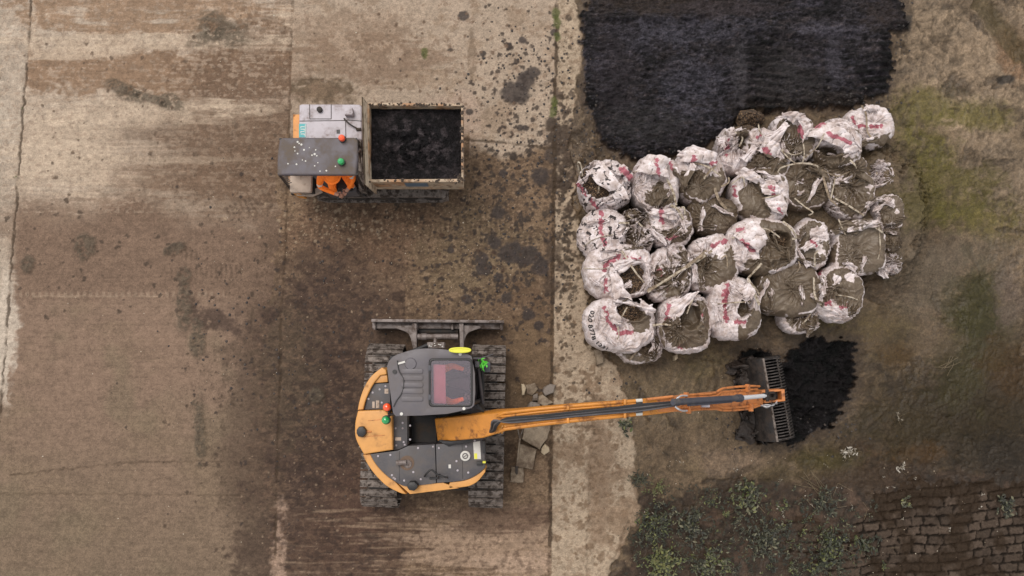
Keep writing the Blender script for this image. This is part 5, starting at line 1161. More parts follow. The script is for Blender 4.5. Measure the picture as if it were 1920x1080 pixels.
def sack(sp, i):
    """one bulk bag from its table row"""
    cx, cy, rx, ry = sp['c']; Hb = sp.get('h', .85); zb = sp.get('zb', -.12); seed = 100+i*7; rg = random.Random(seed)
    zm = zb+(Hb-zb)*.62
    c = at(cx, cy, zm); sc = (CAMP-c).length/F; sc = (CAMP.z-zm)/F/CT
    RX, RY = rx*sc, ry*sc; rot = R(sp.get('rot', 0)); nt, ns = 200, 84; pw = sp.get('sq', 2.5)
    root = empty('bulk_bag', (c.x, c.y, 0), sp['label'], 'bulk bag', 'bulk bags heaped beside the slipway')
    th = np.linspace(0, 2*np.pi, nt, endpoint=False); s = np.linspace(0, 1, ns)
    T, Sg = np.meshgrid(th, s, indexing='ij')
    low = Sg < .36; q = np.clip(Sg/.36, 0, 1); phi = np.clip((Sg-.36)/.64, 0, 1)*np.pi/2; rho = np.cos(phi)**.85
    rp = np.where(low, .80+.20*np.sin(q*np.pi/2)**.8, rho)
    P_ = sp.get('p', 3.2); zt = np.where(low, zb+(zm-zb)*q, zm+(Hb-zm)*(1-rho**P_)**(1/P_))
    sup = (np.abs(np.cos(T))**pw+np.abs(np.sin(T))**pw)**(-1/pw)
    lump = 1+.09*fbm(np.cos(T)*1.3+i*3, np.sin(T)*1.3, seed, 2)
    x0 = RX*sup*rp*lump*np.cos(T); y0 = RY*sup*rp*lump*np.sin(T)
    x1 = x0*math.cos(rot)-y0*math.sin(rot); y1 = x0*math.sin(rot)+y0*math.cos(rot)
    # creases
    up = np.clip(1-rp, 0, 1)
    side = (.022*ridge(T*4.1+np.sin(Sg*4), Sg*1.2, seed+1, 2)+.006*fbm(T*9, Sg*3, seed+2, 2))
    seam = np.where(T > np.pi, 2*np.pi-T, T); side = side*np.where(np.minimum(seam, 9) < .3, seam/.3, 1)
    wob = sp.get('wr', 1.0); gx, gy = c.x+x1, c.y+y1
    wx = gx*3+.5*fbm(gx*2, gy*2, seed+3, 2); wy = gy*3+.5*fbm(gx*2+9, gy*2, seed+4, 2)
    sharp = (1-np.abs(fbm(wx*1.1, wy*1.1, seed+5, 3)))**5; sharp2 = (1-np.abs(fbm(wx*2.3+5, wy*2.3, seed+6, 2)))**6
    topn = .03*wob*sharp+.008*wob*sharp2+.02*fbm(gx*4, gy*4, seed+8, 2)
    dzn = np.zeros_like(x1); kn = sp.get('knot'); cr = np.clip(sharp*.9, 0, 1)*.5
    zz = zt+topn*ss(.05, .4, up)-sp.get('sag', .06)*ss(.2, 1, up)
    PX, PY = proj(gx, gy, zz)
    if kn:
        for kx, ky, kr in kn:
            dx, dy = PX-kx, PY-ky; d = np.hypot(dx, dy); al = np.arctan2(dy, dx)
            pl = np.abs(np.sin(al*7.5+1.6*fbm(PX/22, PY/22, seed+11, 2))); w_ = np.exp(-(d/kr)**2)*ss(0, 4, d)
            zz = zz+w_*(.06*pl+.02); zz += .10*np.exp(-(d/(kr*.3))**2); cr = np.maximum(cr, w_*(1-pl)**2*1.3)
    pins = []
    for j in range(5):
        a = rg.uniform(0, 2*math.pi); q_ = rg.choice((.35, .95, 1.05)); pins.append((cx+rx*q_*math.cos(a), cy+ry*q_*math.sin(a), rg.uniform(.5, .95)*max(rx, ry), rg.choice((5, 6.5, 8, 10))))
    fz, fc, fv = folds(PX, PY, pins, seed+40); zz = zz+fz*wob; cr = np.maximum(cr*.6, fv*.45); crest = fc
    hole = sp.get('hole')
    if hole is not None:
        hx, hy, hr, hr2, ha = hole; ca, sa = math.cos(R(ha)), math.sin(R(ha)); dx, dy = PX-hx, PY-hy
        d = np.hypot((dx*ca+dy*sa)/hr, (-dx*sa+dy*ca)/hr2)+.14*fbm(PX/12, PY/12, seed+13, 2)
        zz = zz-.24*ss(1.05, .8, d)+.07*np.exp(-((d-1.15)/.16)**2)
    rr = 1+side*np.where(up < .25, 1, 0)/max(RX, .2)
    gx = c.x+x1*rr; gy = c.y+y1*rr
    # pull outwards pleats round the shoulder
    zz = zz+.02*np.exp(-((up-.16)/.1)**2)*ridge(T*9, Sg*3, seed+15, 2)
    PX, PY = proj(gx, gy, zz)
    dfl = sp.get('mud', .75)*ss(.06, .26, up)+sp.get('edge', .25)*(1-ss(.06, .26, up))+.25*ss(.3, 0, (zz-zb)/(Hb-zb))
    mud, red, spot = paint(PX, PY, sp, seed, dfl)
    mud = mud+.35*fv*ss(.2, .8, fv)-.9*crest*ss(.1, .5, crest)-.8*np.exp(-((up-.10)/.03)**2)*ss(-.3, .3, fbm(T*2.2, T*0, seed+71, 2))*(1 if i != 3 else 0)
    # printed lettering, unreadable at this distance, round the white flanks
    row = np.floor(Sg*34); cell = np.floor(T*22+row*.5); on = (hsh(cell, row, seed+80) > .42)*((row == 9)+(row == 10)+(row == 7))*(np.sin(T*1.5+i) > .1)*(T*22-cell > .3)
    if sp.get('edge', .25) < .25 and not sp.get('phone'): spot = np.maximum(spot, on*.72)
    if hole is not None: mud = np.where(d < .9, 1.2, mud)
    V = np.stack([gx, gy, zz], -1).reshape(-1, 3); Fq = gridfaces(nt, ns, True)
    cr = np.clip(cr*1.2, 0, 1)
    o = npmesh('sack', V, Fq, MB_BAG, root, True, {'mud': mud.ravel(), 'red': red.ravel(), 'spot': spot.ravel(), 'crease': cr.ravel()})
    if hole is not None and sp.get('gravel', True):
        n_ = 46; a_ = np.linspace(0, 2*np.pi, n_, endpoint=False); r_ = np.linspace(.02, 1.02, 20); A_, R_ = np.meshgrid(a_, r_, indexing='ij')
        gpx = hx+(hr*R_*np.cos(A_))*ca-(hr2*R_*np.sin(A_))*sa; gpy = hy+(hr*R_*np.cos(A_))*sa+(hr2*R_*np.sin(A_))*ca
        zc_ = Hb-.17; pts = [at(a, b, zc_) for a, b in zip(gpx.ravel(), gpy.ravel())]
        v = np.array([tuple(p) for p in pts]); v[:, 2] += .06*(1-R_.ravel()**2)+.02*fbm(gpx.ravel()/3, gpy.ravel()/3, seed, 2)
        g = npmesh('gravel', v, gridfaces(n_, 20, True), M_GRAVEL, None, True, None, (v[:, 0].mean(), v[:, 1].mean(), zc_))
        tag(g, sp.get('glabel', 'gravel filling the open top of a bulk bag'), 'gravel', kind='stuff')
    tong = []
    for j in range(3 if sp.get('h', .85) > .6 else 1):
        a = rg.uniform(0, 6.283); q_ = rg.uniform(.45, .85); mx, my = cx+rx*q_*math.cos(a), cy+ry*q_*math.sin(a); b = a+math.pi/2+rg.uniform(-.7, .7); l = rg.uniform(12, 24); w_ = rg.uniform(3, 7)
        ux, uy = math.cos(b), math.sin(b); tong.append(dict(q=[(mx-ux*l-uy*w_, my-uy*l+ux*w_, -.03), (mx+ux*l-uy*w_*.4, my+uy*l+ux*w_*.4, .0), (mx+ux*l+uy*w_*.5, my+uy*l-ux*w_*.5, -.02), (mx-ux*l+uy*w_, my-uy*l-ux*w_, -.05)], bow=.06, mud=rg.uniform(.15, .8)))
    for fl in sp.get('flaps', [])+tong: flap(root, fl, sp, seed+len(fl), Hb)
    for k, st in enumerate(sp.get('straps', [])): strap(root, st, Hb, seed+k)
    return root
def flap(root, fl, sp, seed, Hb):
    """loose fabric: four (or more) px corners with height above the bag top; a crinkled sheet"""
    q = fl['q']; n = 34; m = 26
    c4 = [np.array([*at(a, b, Hb+z_)]) for a, b, z_ in q]
    u, v = np.meshgrid(np.linspace(0, 1, n), np.linspace(0, 1, m), indexing='ij'); U, W_ = u[..., None], v[..., None]
    P_ = (c4[0]*(1-U)+c4[1]*U)*(1-W_)+(c4[3]*(1-U)+c4[2]*U)*W_
    bow = fl.get('bow', .12); P_[..., 2] += bow*np.sin(np.pi*v)*(.6+.4*np.sin(np.pi*u))
    rg = random.Random(seed); k1, k2 = rg.uniform(2.2, 4), rg.uniform(-1.2, 1.2)
    P_[..., 2] += .035*np.abs(np.sin(np.pi*(v*k1+u*k2+.25*fbm(u*2, v*2, seed, 2))))+.02*fbm(u*3, v*3, seed+1, 2)
    rag = .035*fbm(u*2.5+v*2, v*2-u*2, seed+2, 2); ed = 4*np.minimum(np.minimum(u, 1-u), np.minimum(v, 1-v))
    P_[..., 0] += rag*(1-ed*.6); P_[..., 1] += .035*fbm(u*3+7, v*3, seed+3, 2)*(1-ed*.6)
    PX, PY = proj(P_[..., 0], P_[..., 1], P_[..., 2])
    mud, red, spot = paint(PX, PY, sp, seed, np.full(PX.shape, fl.get('mud', .1)))
    cr = np.clip((1-np.abs(np.sin(np.pi*(v*k1+u*k2+.25*fbm(u*2, v*2, seed, 2)))))**6*.8, 0, 1)
    o = npmesh('flap', P_.reshape(-1, 3), gridfaces(n, m), MB_BAG, root, True, {'mud': mud.ravel(), 'red': red.ravel(), 'spot': spot.ravel(), 'crease': cr.ravel()})
    o.modifiers.new('t', 'SOLIDIFY').thickness = .006
def strap(root, st, Hb, seed):
    pts = cat([(*p[:2], Hb+p[2]) for p in st['p']], 6); W_ = A(pts)
    mb = MB(); mb.sweep(W_, [(-.5, -.08), (.5, -.08), (.5, .08), (-.5, .08)] if st.get('flat', 1) else [(.5*math.cos(a), .5*math.sin(a)) for a in np.linspace(0, 2*np.pi, 7)[:-1]], scales=[(.85*st.get('w', .035)+.006)*(.7+.35*vn(k*.5, 0, seed)) for k in range(len(W_))])
    mb.build('lifting_loop', MT['strap'] if not st.get('dirty') else MT['strapd'], root)
MT['strap'] = mat('pale_webbing', S(208, 194, 174), .7, dirt=S(132, 112, 90), damt=.5, dscale=16, dsharp=.08, var=.12, bump=.3, bscale=80)
MT['strapd'] = mat('muddy_webbing', S(168, 148, 124), .6, dirt=S(112, 94, 76), damt=.5, dscale=12, dsharp=.1, var=.15, bump=.3, bscale=80)
L_ = lambda *p, **k: dict(p=list(p), **k)
BAGS = [
 dict(c=(1132, 352, 51, 50), h=.86, mud=.1, edge=.1, spots=.8, wr=1.2, hole=(1120, 342, 33, 27, 35), white=[(1160, 370, 40), (1110, 385, 40)], red=[(1085, 348, 1122, 392, 4), (1168, 318, 1182, 334, 6)],
      flaps=[dict(q=[(1102, 322, .02), (1132, 304, .12), (1178, 372, .12), (1152, 375, .02)], bow=.1), dict(q=[(1146, 312, .05), (1170, 308, .1), (1184, 330, .05), (1172, 345, .02)], bow=.12)],
      straps=[L_((1088, 330, -.1), (1083, 306, .1), (1089, 308, .12), (1092, 330, 0), w=.02), L_((1122, 362, -.05), (1124, 345, .08), (1131, 338, .06), w=.03)], label='white black-flecked bulk bag open on brown gravel, top left corner of the heap', glabel='brown gravel in the open bag at the top left corner of the heap'),
 dict(c=(1228, 347, 44, 52), h=.84, mud=.75, edge=.2, spots=.25, white=[(1212, 320, 34), (1240, 312, 34), (1205, 355, 24), (1262, 350, 14)], mudp=[(1232, 358, 26)], red=[(1232, 302, 1234, 325, 4), (1256, 306, 1262, 318, 4)], sag=.12,
      flaps=[dict(q=[(1190, 322, -.02), (1212, 292, .06), (1256, 300, .06), (1250, 332, .05)], bow=.16)], straps=[L_((1250, 335, 0), (1262, 360, .05), (1268, 385, 0), w=.04), L_((1186, 323, 0), (1210, 320, .1), (1246, 328, .05), w=.012, flat=0)], label='bag with white hood over a mud pool, second along the top left edge'),
 dict(c=(1308, 332, 47, 52), h=.82, mud=.9, edge=.15, spots=.2, white=[(1295, 298, 30), (1330, 305, 30)], mudp=[(1310, 345, 34)], red=[(1297, 300, 1302, 297, 5), (1334, 306, 1344, 303, 4)],
      flaps=[dict(q=[(1268, 305, -.05), (1290, 281, .05), (1345, 288, .06), (1342, 312, .02)], bow=.14), dict(q=[(1296, 305, .03), (1304, 308, .06), (1290, 352, .05), (1278, 345, .02)], mud=.45, bow=.06)],
      straps=[L_((1300, 305, .05), (1325, 312, .1), (1352, 330, .05), w=.03), L_((1320, 335, .05), (1330, 322, .1), (1342, 312, .08), w=.035)], label='bag with a muddy square spout and a white crown, third along the top left edge'),
 dict(c=(1336, 404, 48, 38), h=.72, mud=1.1, edge=.9, wr=.8, sag=.05, p=2.4, straps=[L_((1340, 352, .05), (1348, 375, .06), (1362, 392, .02), w=.05, dirty=1), L_((1352, 350, .06), (1366, 342, .1), (1366, 332, .1), w=.03, dirty=1)], label='low bag wholly coated in smooth brown mud between the spout bag and the tied bags'),
 dict(c=(1252, 427, 45, 40), h=.8, mud=1.0, edge=.3, spots=.3, white=[(1238, 407, 24), (1262, 405, 22), (1285, 420, 12)], red=[(1241, 388, 1242, 415, 5), (1255, 445, 1270, 448, 5)],
      flaps=[dict(q=[(1210, 400, 0), (1232, 392, .04), (1276, 400, .04), (1270, 414, .0)], bow=.1)], straps=[L_((1258, 385, .0), (1270, 392, .1), (1282, 412, .04), w=.05), L_((1268, 395, .02), (1282, 388, .08), (1284, 402, .04), w=.02)], label='small bag with a white collar and vertical pink bar over a mud filled top'),
 dict(c=(1130, 437, 46, 47), h=.88, mud=.0, edge=.0, spots=.75, wr=.7, sag=.0, p=2.4, white=[(1125, 430, 50)], red=[(1128, 400, 1126, 435, 4), (1126, 435, 1134, 458, 4)],
      straps=[L_((1094, 462, -.15), (1118, 447, .02), (1150, 440, .02), w=.012, flat=0)], label='plump white bag with black blotches and a pink bar, second down the left edge'),
 dict(c=(1192, 442, 30, 46), h=.8, mud=.55, edge=.6, wr=2.2, knot=[(1185, 400, 60)], p=2.2, red=[(1160, 438, 1168, 444, 4)], straps=[L_((1160, 418, .05), (1180, 418, .08), w=.03), L_((1176, 404, .08), (1190, 412, .06), (1204, 425, .02), w=.03)], label='narrow wrinkled muddy bag standing right of the black blotched bag'),
 dict(c=(1158, 512, 63, 54), h=.9, mud=.05, edge=.15, spots=.2, wr=1.0, hole=(1186, 520, 27, 30, 10), white=[(1135, 510, 45), (1180, 480, 30)], red=[(1133, 505, 1137, 545, 4), (1134, 498, 1160, 482, 4.5), (1165, 482, 1200, 483, 3)],
      flaps=[dict(q=[(1142, 492, .02), (1172, 484, .08), (1218, 492, .08), (1160, 510, .03)], bow=.08), dict(q=[(1144, 504, .02), (1158, 506, .06), (1182, 562, .06), (1150, 560, 0)], bow=.05)],
      straps=[L_((1166, 470, .02), (1190, 508, .14), (1208, 530, .1), w=.028), L_((1094, 503, -.1), (1130, 504, 0), (1165, 496, .04), w=.012, flat=0)], label='large white bag with pink bands and gravel opening, third down the left edge', glabel='brown gravel in the open bag third down the left edge'),
 dict(c=(1252, 516, 42, 56), h=.8, mud=.6, edge=.3, wr=1.8, knot=[(1288, 496, 60)], white=[(1228, 470, 16), (1262, 470, 12)], red=[(1236, 506, 1242, 522, 4), (1254, 546, 1258, 550, 4)], straps=[L_((1212, 545, .02), (1250, 525, .1), (1300, 490, .15), (1325, 470, .12), w=.05, dirty=1), L_((1215, 548, .02), (1255, 520, .12), (1296, 497, .16), w=.03)], label='wrinkled silver brown bag gathered towards a twisted neck on its right'),
 dict(c=(1328, 496, 47, 54), h=.82, mud=.95, edge=.2, wr=1.1, knot=[(1318, 480, 34)], white=[(1300, 462, 22), (1342, 455, 26), (1288, 472, 14)], spots=.3, red=[(1334, 460, 1362, 452, 4)], straps=[L_((1290, 500, .02), (1315, 484, .1), (1335, 470, .1), w=.045), L_((1352, 485, .02), (1362, 480, .05), (1364, 506, 0), w=.02, dirty=1)], label='bag with muddy lower lid and mottled white upper half, right of the wrinkled one'),
 dict(c=(1162, 610, 64, 50), h=.92, mud=.05, edge=.0, spots=.12, wr=.8, grime=.15, hole=(1180, 584, 26, 16, 20), white=[(1130, 620, 50), (1160, 640, 30)], mudp=[(1196, 604, 20)], red=[(1134, 580, 1140, 602, 4), (1140, 602, 1156, 618, 4), (1162, 624, 1184, 622, 4.5)],
      flaps=[dict(q=[(1145, 566, 0), (1156, 560, .1), (1225, 585, .12), (1214, 578, .06)], bow=.03), dict(q=[(1196, 560, .06), (1218, 570, .12), (1226, 584, .1), (1205, 592, .04)], bow=.06), dict(q=[(1138, 572, 0), (1150, 566, .08), (1162, 606, .1), (1144, 610, .02)], bow=.06)],
      straps=[L_((1160, 606, .05), (1168, 590, .14), (1176, 576, .16), w=.02), L_((1150, 650, -.2), (1160, 630, 0), (1158, 612, .05), w=.022)], label='white bag with black printed phone number, bottom left corner of the heap', glabel='dark gravel in the open bag with the phone number', phone=1),
 dict(c=(1196, 648, 42, 34), h=.5, zb=-.1, mud=.75, edge=.45, wr=1.7, knot=[(1222, 612, 50)], straps=[L_((1180, 676, 0), (1200, 650, .1), (1222, 612, .3), w=.03, dirty=1)], label='squashed muddy bag jammed underneath the phone number bag'),
 dict(c=(1277, 606, 50, 56), h=.84, mud=1.05, edge=.05, wr=1.2, knot=[(1262, 612, 26)], white=[(1255, 580, 20), (1275, 560, 16), (1300, 555, 14)], red=[(1254, 572, 1250, 598, 4), (1272, 645, 1276, 650, 4), (1318, 575, 1320, 592, 4)], hole=(1292, 588, 22, 30, -20), gravel=False,
      flaps=[dict(q=[(1240, 575, 0), (1290, 550, .04), (1312, 548, .1), (1262, 606, .05)], bow=.08)], straps=[L_((1224, 610, .0), (1245, 608, .08), (1268, 612, .05), w=.04), L_((1288, 588, .08), (1294, 572, .16), (1300, 560, .12), w=.022)], label='round bag with a white rim and brown mud lid beside the phone number bag'),
 dict(c=(1370, 581, 50, 60), h=.88, mud=.15, edge=.1, wr=.9, grime=.4, white=[(1352, 580, 44), (1385, 540, 24)], mudp=[(1412, 600, 16), (1395, 625, 14)], red=[(1364, 533, 1358, 565, 5), (1358, 565, 1362, 600, 5), (1378, 604, 1394, 604, 5)], hole=(1396, 576, 13, 20, 20), gravel=False,
      flaps=[dict(q=[(1385, 545, .02), (1404, 520, .1), (1416, 560, .1), (1400, 568, .02)], bow=.06)], straps=[L_((1344, 570, -.05), (1380, 567, .06), (1398, 566, .08), w=.022), L_((1402, 522, .1), (1412, 545, .12), (1424, 572, .05), w=.06)], label='big white bag with a long vertical pink stripe, lowest middle of the heap'),
 dict(c=(1426, 466, 64, 55), h=.9, mud=.85, edge=.1, wr=1.2, grime=.5, white=[(1400, 462, 34), (1412, 430, 14)], mudp=[(1455, 475, 26), (1420, 508, 26)], red=[(1392, 450, 1412, 470, 4), (1382, 432, 1394, 430, 4)], hole=(1462, 448, 22, 13, 15),
      flaps=[dict(q=[(1372, 444, -.02), (1412, 412, .06), (1442, 452, .06), (1420, 475, .02)], bow=.12)], straps=[L_((1422, 428, .03), (1440, 430, .16), (1462, 445, .1), w=.02), L_((1468, 415, .1), (1484, 430, .2), (1493, 445, .1), (1485, 448, .05), w=.04), L_((1402, 522, .05), (1415, 508, .12), (1428, 494, .08), w=.035), L_((1372, 446, -.02), (1400, 441, .06), (1424, 438, .1), w=.025)], label='bag with white left cheek, pink dashes and a slit of gravel, centre of the heap', glabel='gravel showing in the slit of the central bag'),
 dict(c=(1516, 458, 33, 47), h=.72, mud=1.0, edge=.0, wr=.8, white=[(1538, 440, 18), (1540, 470, 10)], red=[(1520, 452, 1532, 460, 3)], flaps=[dict(q=[(1498, 464, .03), (1530, 446, .08), (1536, 456, .08), (1508, 474, .03)], bow=.05)], straps=[L_((1528, 500, .0), (1528, 478, .08), (1534, 470, .08), w=.03)], label='muddy bag with a bright white ribbon and white right rim, right of the centre'),
 dict(c=(1602, 466, 48, 50), h=.7, mud=1.15, edge=.6, sq=3.6, wr=.5, p=4.5, white=[(1560, 450, 12)], flaps=[dict(q=[(1588, 420, .02), (1640, 410, .1), (1648, 425, .1), (1590, 434, .02)], mud=.4, bow=.06), dict(q=[(1570, 412, .05), (1610, 418, .06), (1612, 432, .04), (1578, 430, .02)], mud=.9, bow=.04)], straps=[L_((1572, 410, .1), (1578, 425, .08), (1585, 440, .02), w=.022), L_((1640, 425, .08), (1652, 434, .06), (1656, 436, .0), w=.03), L_((1648, 425, .02), (1650, 470, .02), (1640, 500, -.1), w=.015)], label='square muddy bag with a crumpled pale fringe along its top, right side of the heap'),
 dict(c=(1473, 545, 61, 53), h=.74, mud=1.2, edge=.75, wr=.7, p=3.5, sag=.02, straps=[L_((1428, 560, -.05), (1416, 540, .06), (1402, 524, .1), w=.03), L_((1494, 510, .05), (1500, 500, .1), (1497, 490, .05), w=.02, dirty=1)], label='largest round bag wholly under smooth brown mud, below the centre'),
 dict(c=(1569, 551, 45, 50), h=.76, mud=.95, edge=.05, wr=1.3, knot=[(1556, 541, 40)], white=[(1565, 590, 26), (1596, 520, 10), (1568, 525, 8)], red=[(1548, 570, 1558, 568, 4), (1576, 576, 1592, 572, 4), (1535, 512, 1545, 508, 4)], straps=[L_((1526, 520, .0), (1528, 555, .04), (1540, 572, 0), w=.04), L_((1560, 552, .05), (1590, 556, .06), (1608, 562, .0), w=.018)], label='bag with a folded mud lid and white rim, bottom right corner of the heap'),
 dict(c=(1496, 601, 34, 27), h=.45, mud=.65, edge=.2, wr=1.8, knot=[(1526, 572, 50)], red=[(1510, 598, 1514, 590, 3)], straps=[L_((1500, 612, .0), (1518, 592, .1), (1528, 570, .25), w=.03)], label='small crumpled muddy bag pushed below the largest round bag'),
 dict(c=(1662, 493, 25, 25), h=.36, mud=.5, edge=.4, wr=2, white=[(1672, 502, 10)], knot=[(1645, 500, 34)], label='half sunken bag with crinkled white folds at the right edge'),
 dict(c=(1628, 240, 47, 42), h=.62, zb=-.2, mud=.05, edge=.05, wr=.8, p=2.1, spots=.1, grime=.3, white=[(1625, 225, 44)], mudp=[(1652, 262, 20), (1610, 275, 18)], red=[(1606, 237, 1654, 236, 4), (1600, 220, 1602, 250, 4)], straps=[L_((1616, 198, -.1), (1624, 215, .02), (1626, 245, .02), (1634, 258, 0), w=.035, dirty=1)], label='white dome shaped bag with a horizontal pink line, top right corner of the heap'),
 dict(c=(1562, 276, 49, 50), h=.8, mud=.55, edge=.3, wr=1.1, spots=.1, white=[(1560, 250, 36), (1590, 270, 24), (1530, 262, 16)], mudp=[(1556, 300, 32)], red=[(1532, 238, 1542, 232, 5), (1552, 250, 1594, 268, 4)], hole=(1552, 282, 26, 10, 12), gravel=False,
      flaps=[dict(q=[(1510, 256, .02), (1545, 228, .1), (1600, 262, .1), (1574, 278, .08)], bow=.14), dict(q=[(1572, 272, .05), (1584, 258, .1), (1608, 282, .02), (1578, 290, .02)], bow=.06)],
      straps=[L_((1552, 236, .1), (1540, 262, .22), (1530, 278, .14), (1508, 296, .02), w=.02), L_((1594, 300, .05), (1602, 308, .08), (1606, 316, 0), w=.03)], label='bag with broad white hood and slanting pink stripe over a dark slit, upper right'),
 dict(c=(1484, 262, 38, 46), h=.78, mud=.95, edge=.3, wr=1.1, white=[(1500, 222, 20), (1512, 245, 12)], red=[(1500, 240, 1500, 258, 5)], flaps=[dict(q=[(1454, 220, 0), (1468, 213, .1), (1508, 214, .12), (1484, 232, .06)], bow=.08), dict(q=[(1494, 216, .08), (1512, 226, .12), (1518, 250, .06), (1502, 268, .02)], bow=.06)], straps=[L_((1506, 268, .02), (1508, 290, .08), (1504, 308, .02), w=.02), L_((1466, 280, .02), (1486, 290, .06), (1504, 286, .04), w=.016)], label='muddy bag under a windblown white twist, left of the hooded bag'),
 dict(c=(1428, 296, 44, 54), h=.8, mud=.85, edge=.2, wr=1.1, white=[(1430, 262, 24), (1455, 245, 22), (1400, 290, 14), (1458, 280, 14)], mudp=[(1430, 315, 26)], red=[(1434, 280, 1442, 290, 6), (1420, 258, 1426, 254, 3)],
      flaps=[dict(q=[(1426, 260, .02), (1476, 228, .1), (1474, 246, .1), (1450, 275, .02)], bow=.06), dict(q=[(1418, 286, .0), (1432, 254, .12), (1466, 282, .05), (1448, 300, .0)], bow=.1), dict(q=[(1384, 300, 0), (1412, 272, .08), (1418, 284, .06), (1402, 304, 0)], bow=.06)], straps=[L_((1464, 280, .02), (1478, 296, .08), (1492, 306, 0), w=.022), L_((1422, 232, .1), (1424, 245, .12), (1430, 254, .08), w=.02)], label='bag with peaked white corners and pink patch right of the gravel pile'),
 dict(c=(1372, 286, 30, 42), h=.74, mud=.3, edge=.2, wr=1.9, knot=[(1392, 262, 40)], spots=.15, white=[(1362, 280, 26), (1378, 310, 20)], mudp=[(1395, 250, 12)], red=[(1366, 262, 1362, 290, 3)], hole=(1395, 272, 17, 15, 20), straps=[L_((1378, 248, .02), (1392, 258, .1), (1386, 275, .05), w=.025)], label='narrow pinkish white crumpled bag with gravel at its mouth, beside the black silt', glabel='pale gravel at the mouth of the narrow crumpled bag'),
 dict(c=(1424, 368, 52, 52), h=.86, mud=1.0, edge=.15, wr=.9, white=[(1455, 355, 24), (1458, 390, 22), (1392, 330, 20), (1384, 350, 12)], mudp=[(1415, 378, 30)], red=[(1446, 350, 1452, 366, 4.5), (1456, 386, 1466, 400, 3), (1378, 352, 1378, 366, 4)], spots=.15,
      flaps=[dict(q=[(1376, 326, 0), (1396, 318, .12), (1436, 340, .1), (1424, 350, .04)], bow=.08), dict(q=[(1422, 338, .02), (1452, 342, .08), (1468, 368, .04), (1430, 370, .04)], bow=.05), dict(q=[(1430, 374, .02), (1468, 368, .06), (1478, 406, -.05), (1450, 402, .0)], bow=.05)],
      straps=[L_((1428, 372, .06), (1450, 368, .1), (1466, 364, .04), w=.02), L_((1372, 345, .0), (1392, 332, .12), (1396, 350, .05), w=.025)], label='bag with a white banner down its right side and pink print, above the centre'),
 dict(c=(1502, 352, 50, 48), h=.72, mud=1.15, edge=.85, wr=1.2, p=3.8, white=[(1500, 340, 6), (1504, 358, 5)], straps=[L_((1456, 328, .02), (1466, 314, .1), (1500, 306, .12), (1530, 310, .06), (1534, 318, 0), w=.028), L_((1490, 372, .02), (1510, 388, .06), (1524, 398, .1), (1516, 404, .02), w=.025)], label='flat mud covered bag edged by a long pale cord'),
 dict(c=(1589, 365, 45, 48), h=.7, mud=1.05, edge=.3, wr=1.3, white=[(1575, 332, 9), (1628, 355, 6), (1626, 385, 6)], knot=[(1560, 388, 30)], straps=[L_((1543, 330, .05), (1555, 370, .1), (1570, 385, .05), w=.04, dirty=1), L_((1566, 334, .06), (1558, 372, .1), w=.025), L_((1566, 372, .03), (1590, 385, .06), (1620, 404, 0), w=.03)], label='mud covered bag with crossed straps, right of the corded bag'),
 dict(c=(1644, 330, 25, 26), h=.34, mud=.35, edge=.5, wr=2.2, knot=[(1640, 312, 40)], white=[(1632, 330, 9), (1656, 322, 9)], straps=[L_((1640, 305, .02), (1644, 325, .08), (1646, 345, 0), w=.03, dirty=1)], label='tiny white crumple of a buried bag below the dome shaped bag'),
 dict(c=(1660, 402, 27, 32), h=.62, mud=1.0, edge=.35, wr=.7, white=[(1672, 378, 6), (1682, 395, 5)], label='buried bag showing only a pale curved right seam'),
 dict(c=(1572, 318, 44, 28), h=.66, mud=1.1, edge=.8, wr=1.2, knot=[(1600, 320, 26)], straps=[L_((1540, 318, .02), (1570, 330, .05), (1600, 318, .04), w=.02, dirty=1)], label='flattened mud brown bag wedged under the hooded bag'),
 dict(c=(1660, 448, 22, 24), h=.55, mud=1.1, edge=.9, wr=1.4, label='almost buried brown bag between the curved seam and the crinkled folds'),
]
for i, sp in enumerate(BAGS):
    r_ = sack(sp, i)
    if sp.get('phone'):
        # printed telephone number wrapped on the flank
        c = r_.location; cx, cy, rx, ry = sp['c']
        cu = bpy.data.curves.new('t', 'FONT'); cu.body = '020 8778 1231'; cu.size = .125; cu.offset = .003; cu.align_x = 'CENTER'; cu.resolution_u = 2
        to = bpy.data.objects.new('t', cu); COL.objects.link(to); dg = bpy.context.evaluated_depsgraph_get(); me = bpy.data.meshes.new_from_object(to.evaluated_get(dg)); bpy.data.objects.remove(to)
        bm = bmesh.new(); bm.from_mesh(me); bmesh.ops.triangulate(bm, faces=bm.faces[:]); bmesh.ops.subdivide_edges(bm, edges=[e for e in bm.edges if e.calc_length() > .02], cuts=1)
        sk = [o for o in r_.children if o.name.startswith('sack')][0]; from mathutils.bvhtree import BVHTree
        bt = BVHTree.FromPolygons([v.co.copy() for v in sk.data.vertices], [tuple(p.vertices) for p in sk.data.polygons])
        rad = .5; bad = []
        for v in bm.verts:
            s_, h_ = v.co.x, v.co.y
            a = math.pi*1.10+s_/.50; el = .60-h_*.1
            d = Vector((math.cos(a), math.sin(a), 0)); o3 = d*1.2+Vector((0, 0, .80-h_*0)); 
            # aim at a ring on the shoulder; text height climbs the shoulder
            tgt = Vector((0, 0, .72))+d*(.47-h_*.7)+Vector((0, 0, h_*.6))
            src = tgt+Vector((d.x*.8, d.y*.8, .9)); hit = bt.ray_cast(src, (tgt-src).normalized())
            v.co = (hit[0]+hit[1]*.007) if hit[0] else tgt
        bm.to_mesh(me); bm.free(); me.materials.append(MT['black']); link('printed_number', me, r_)
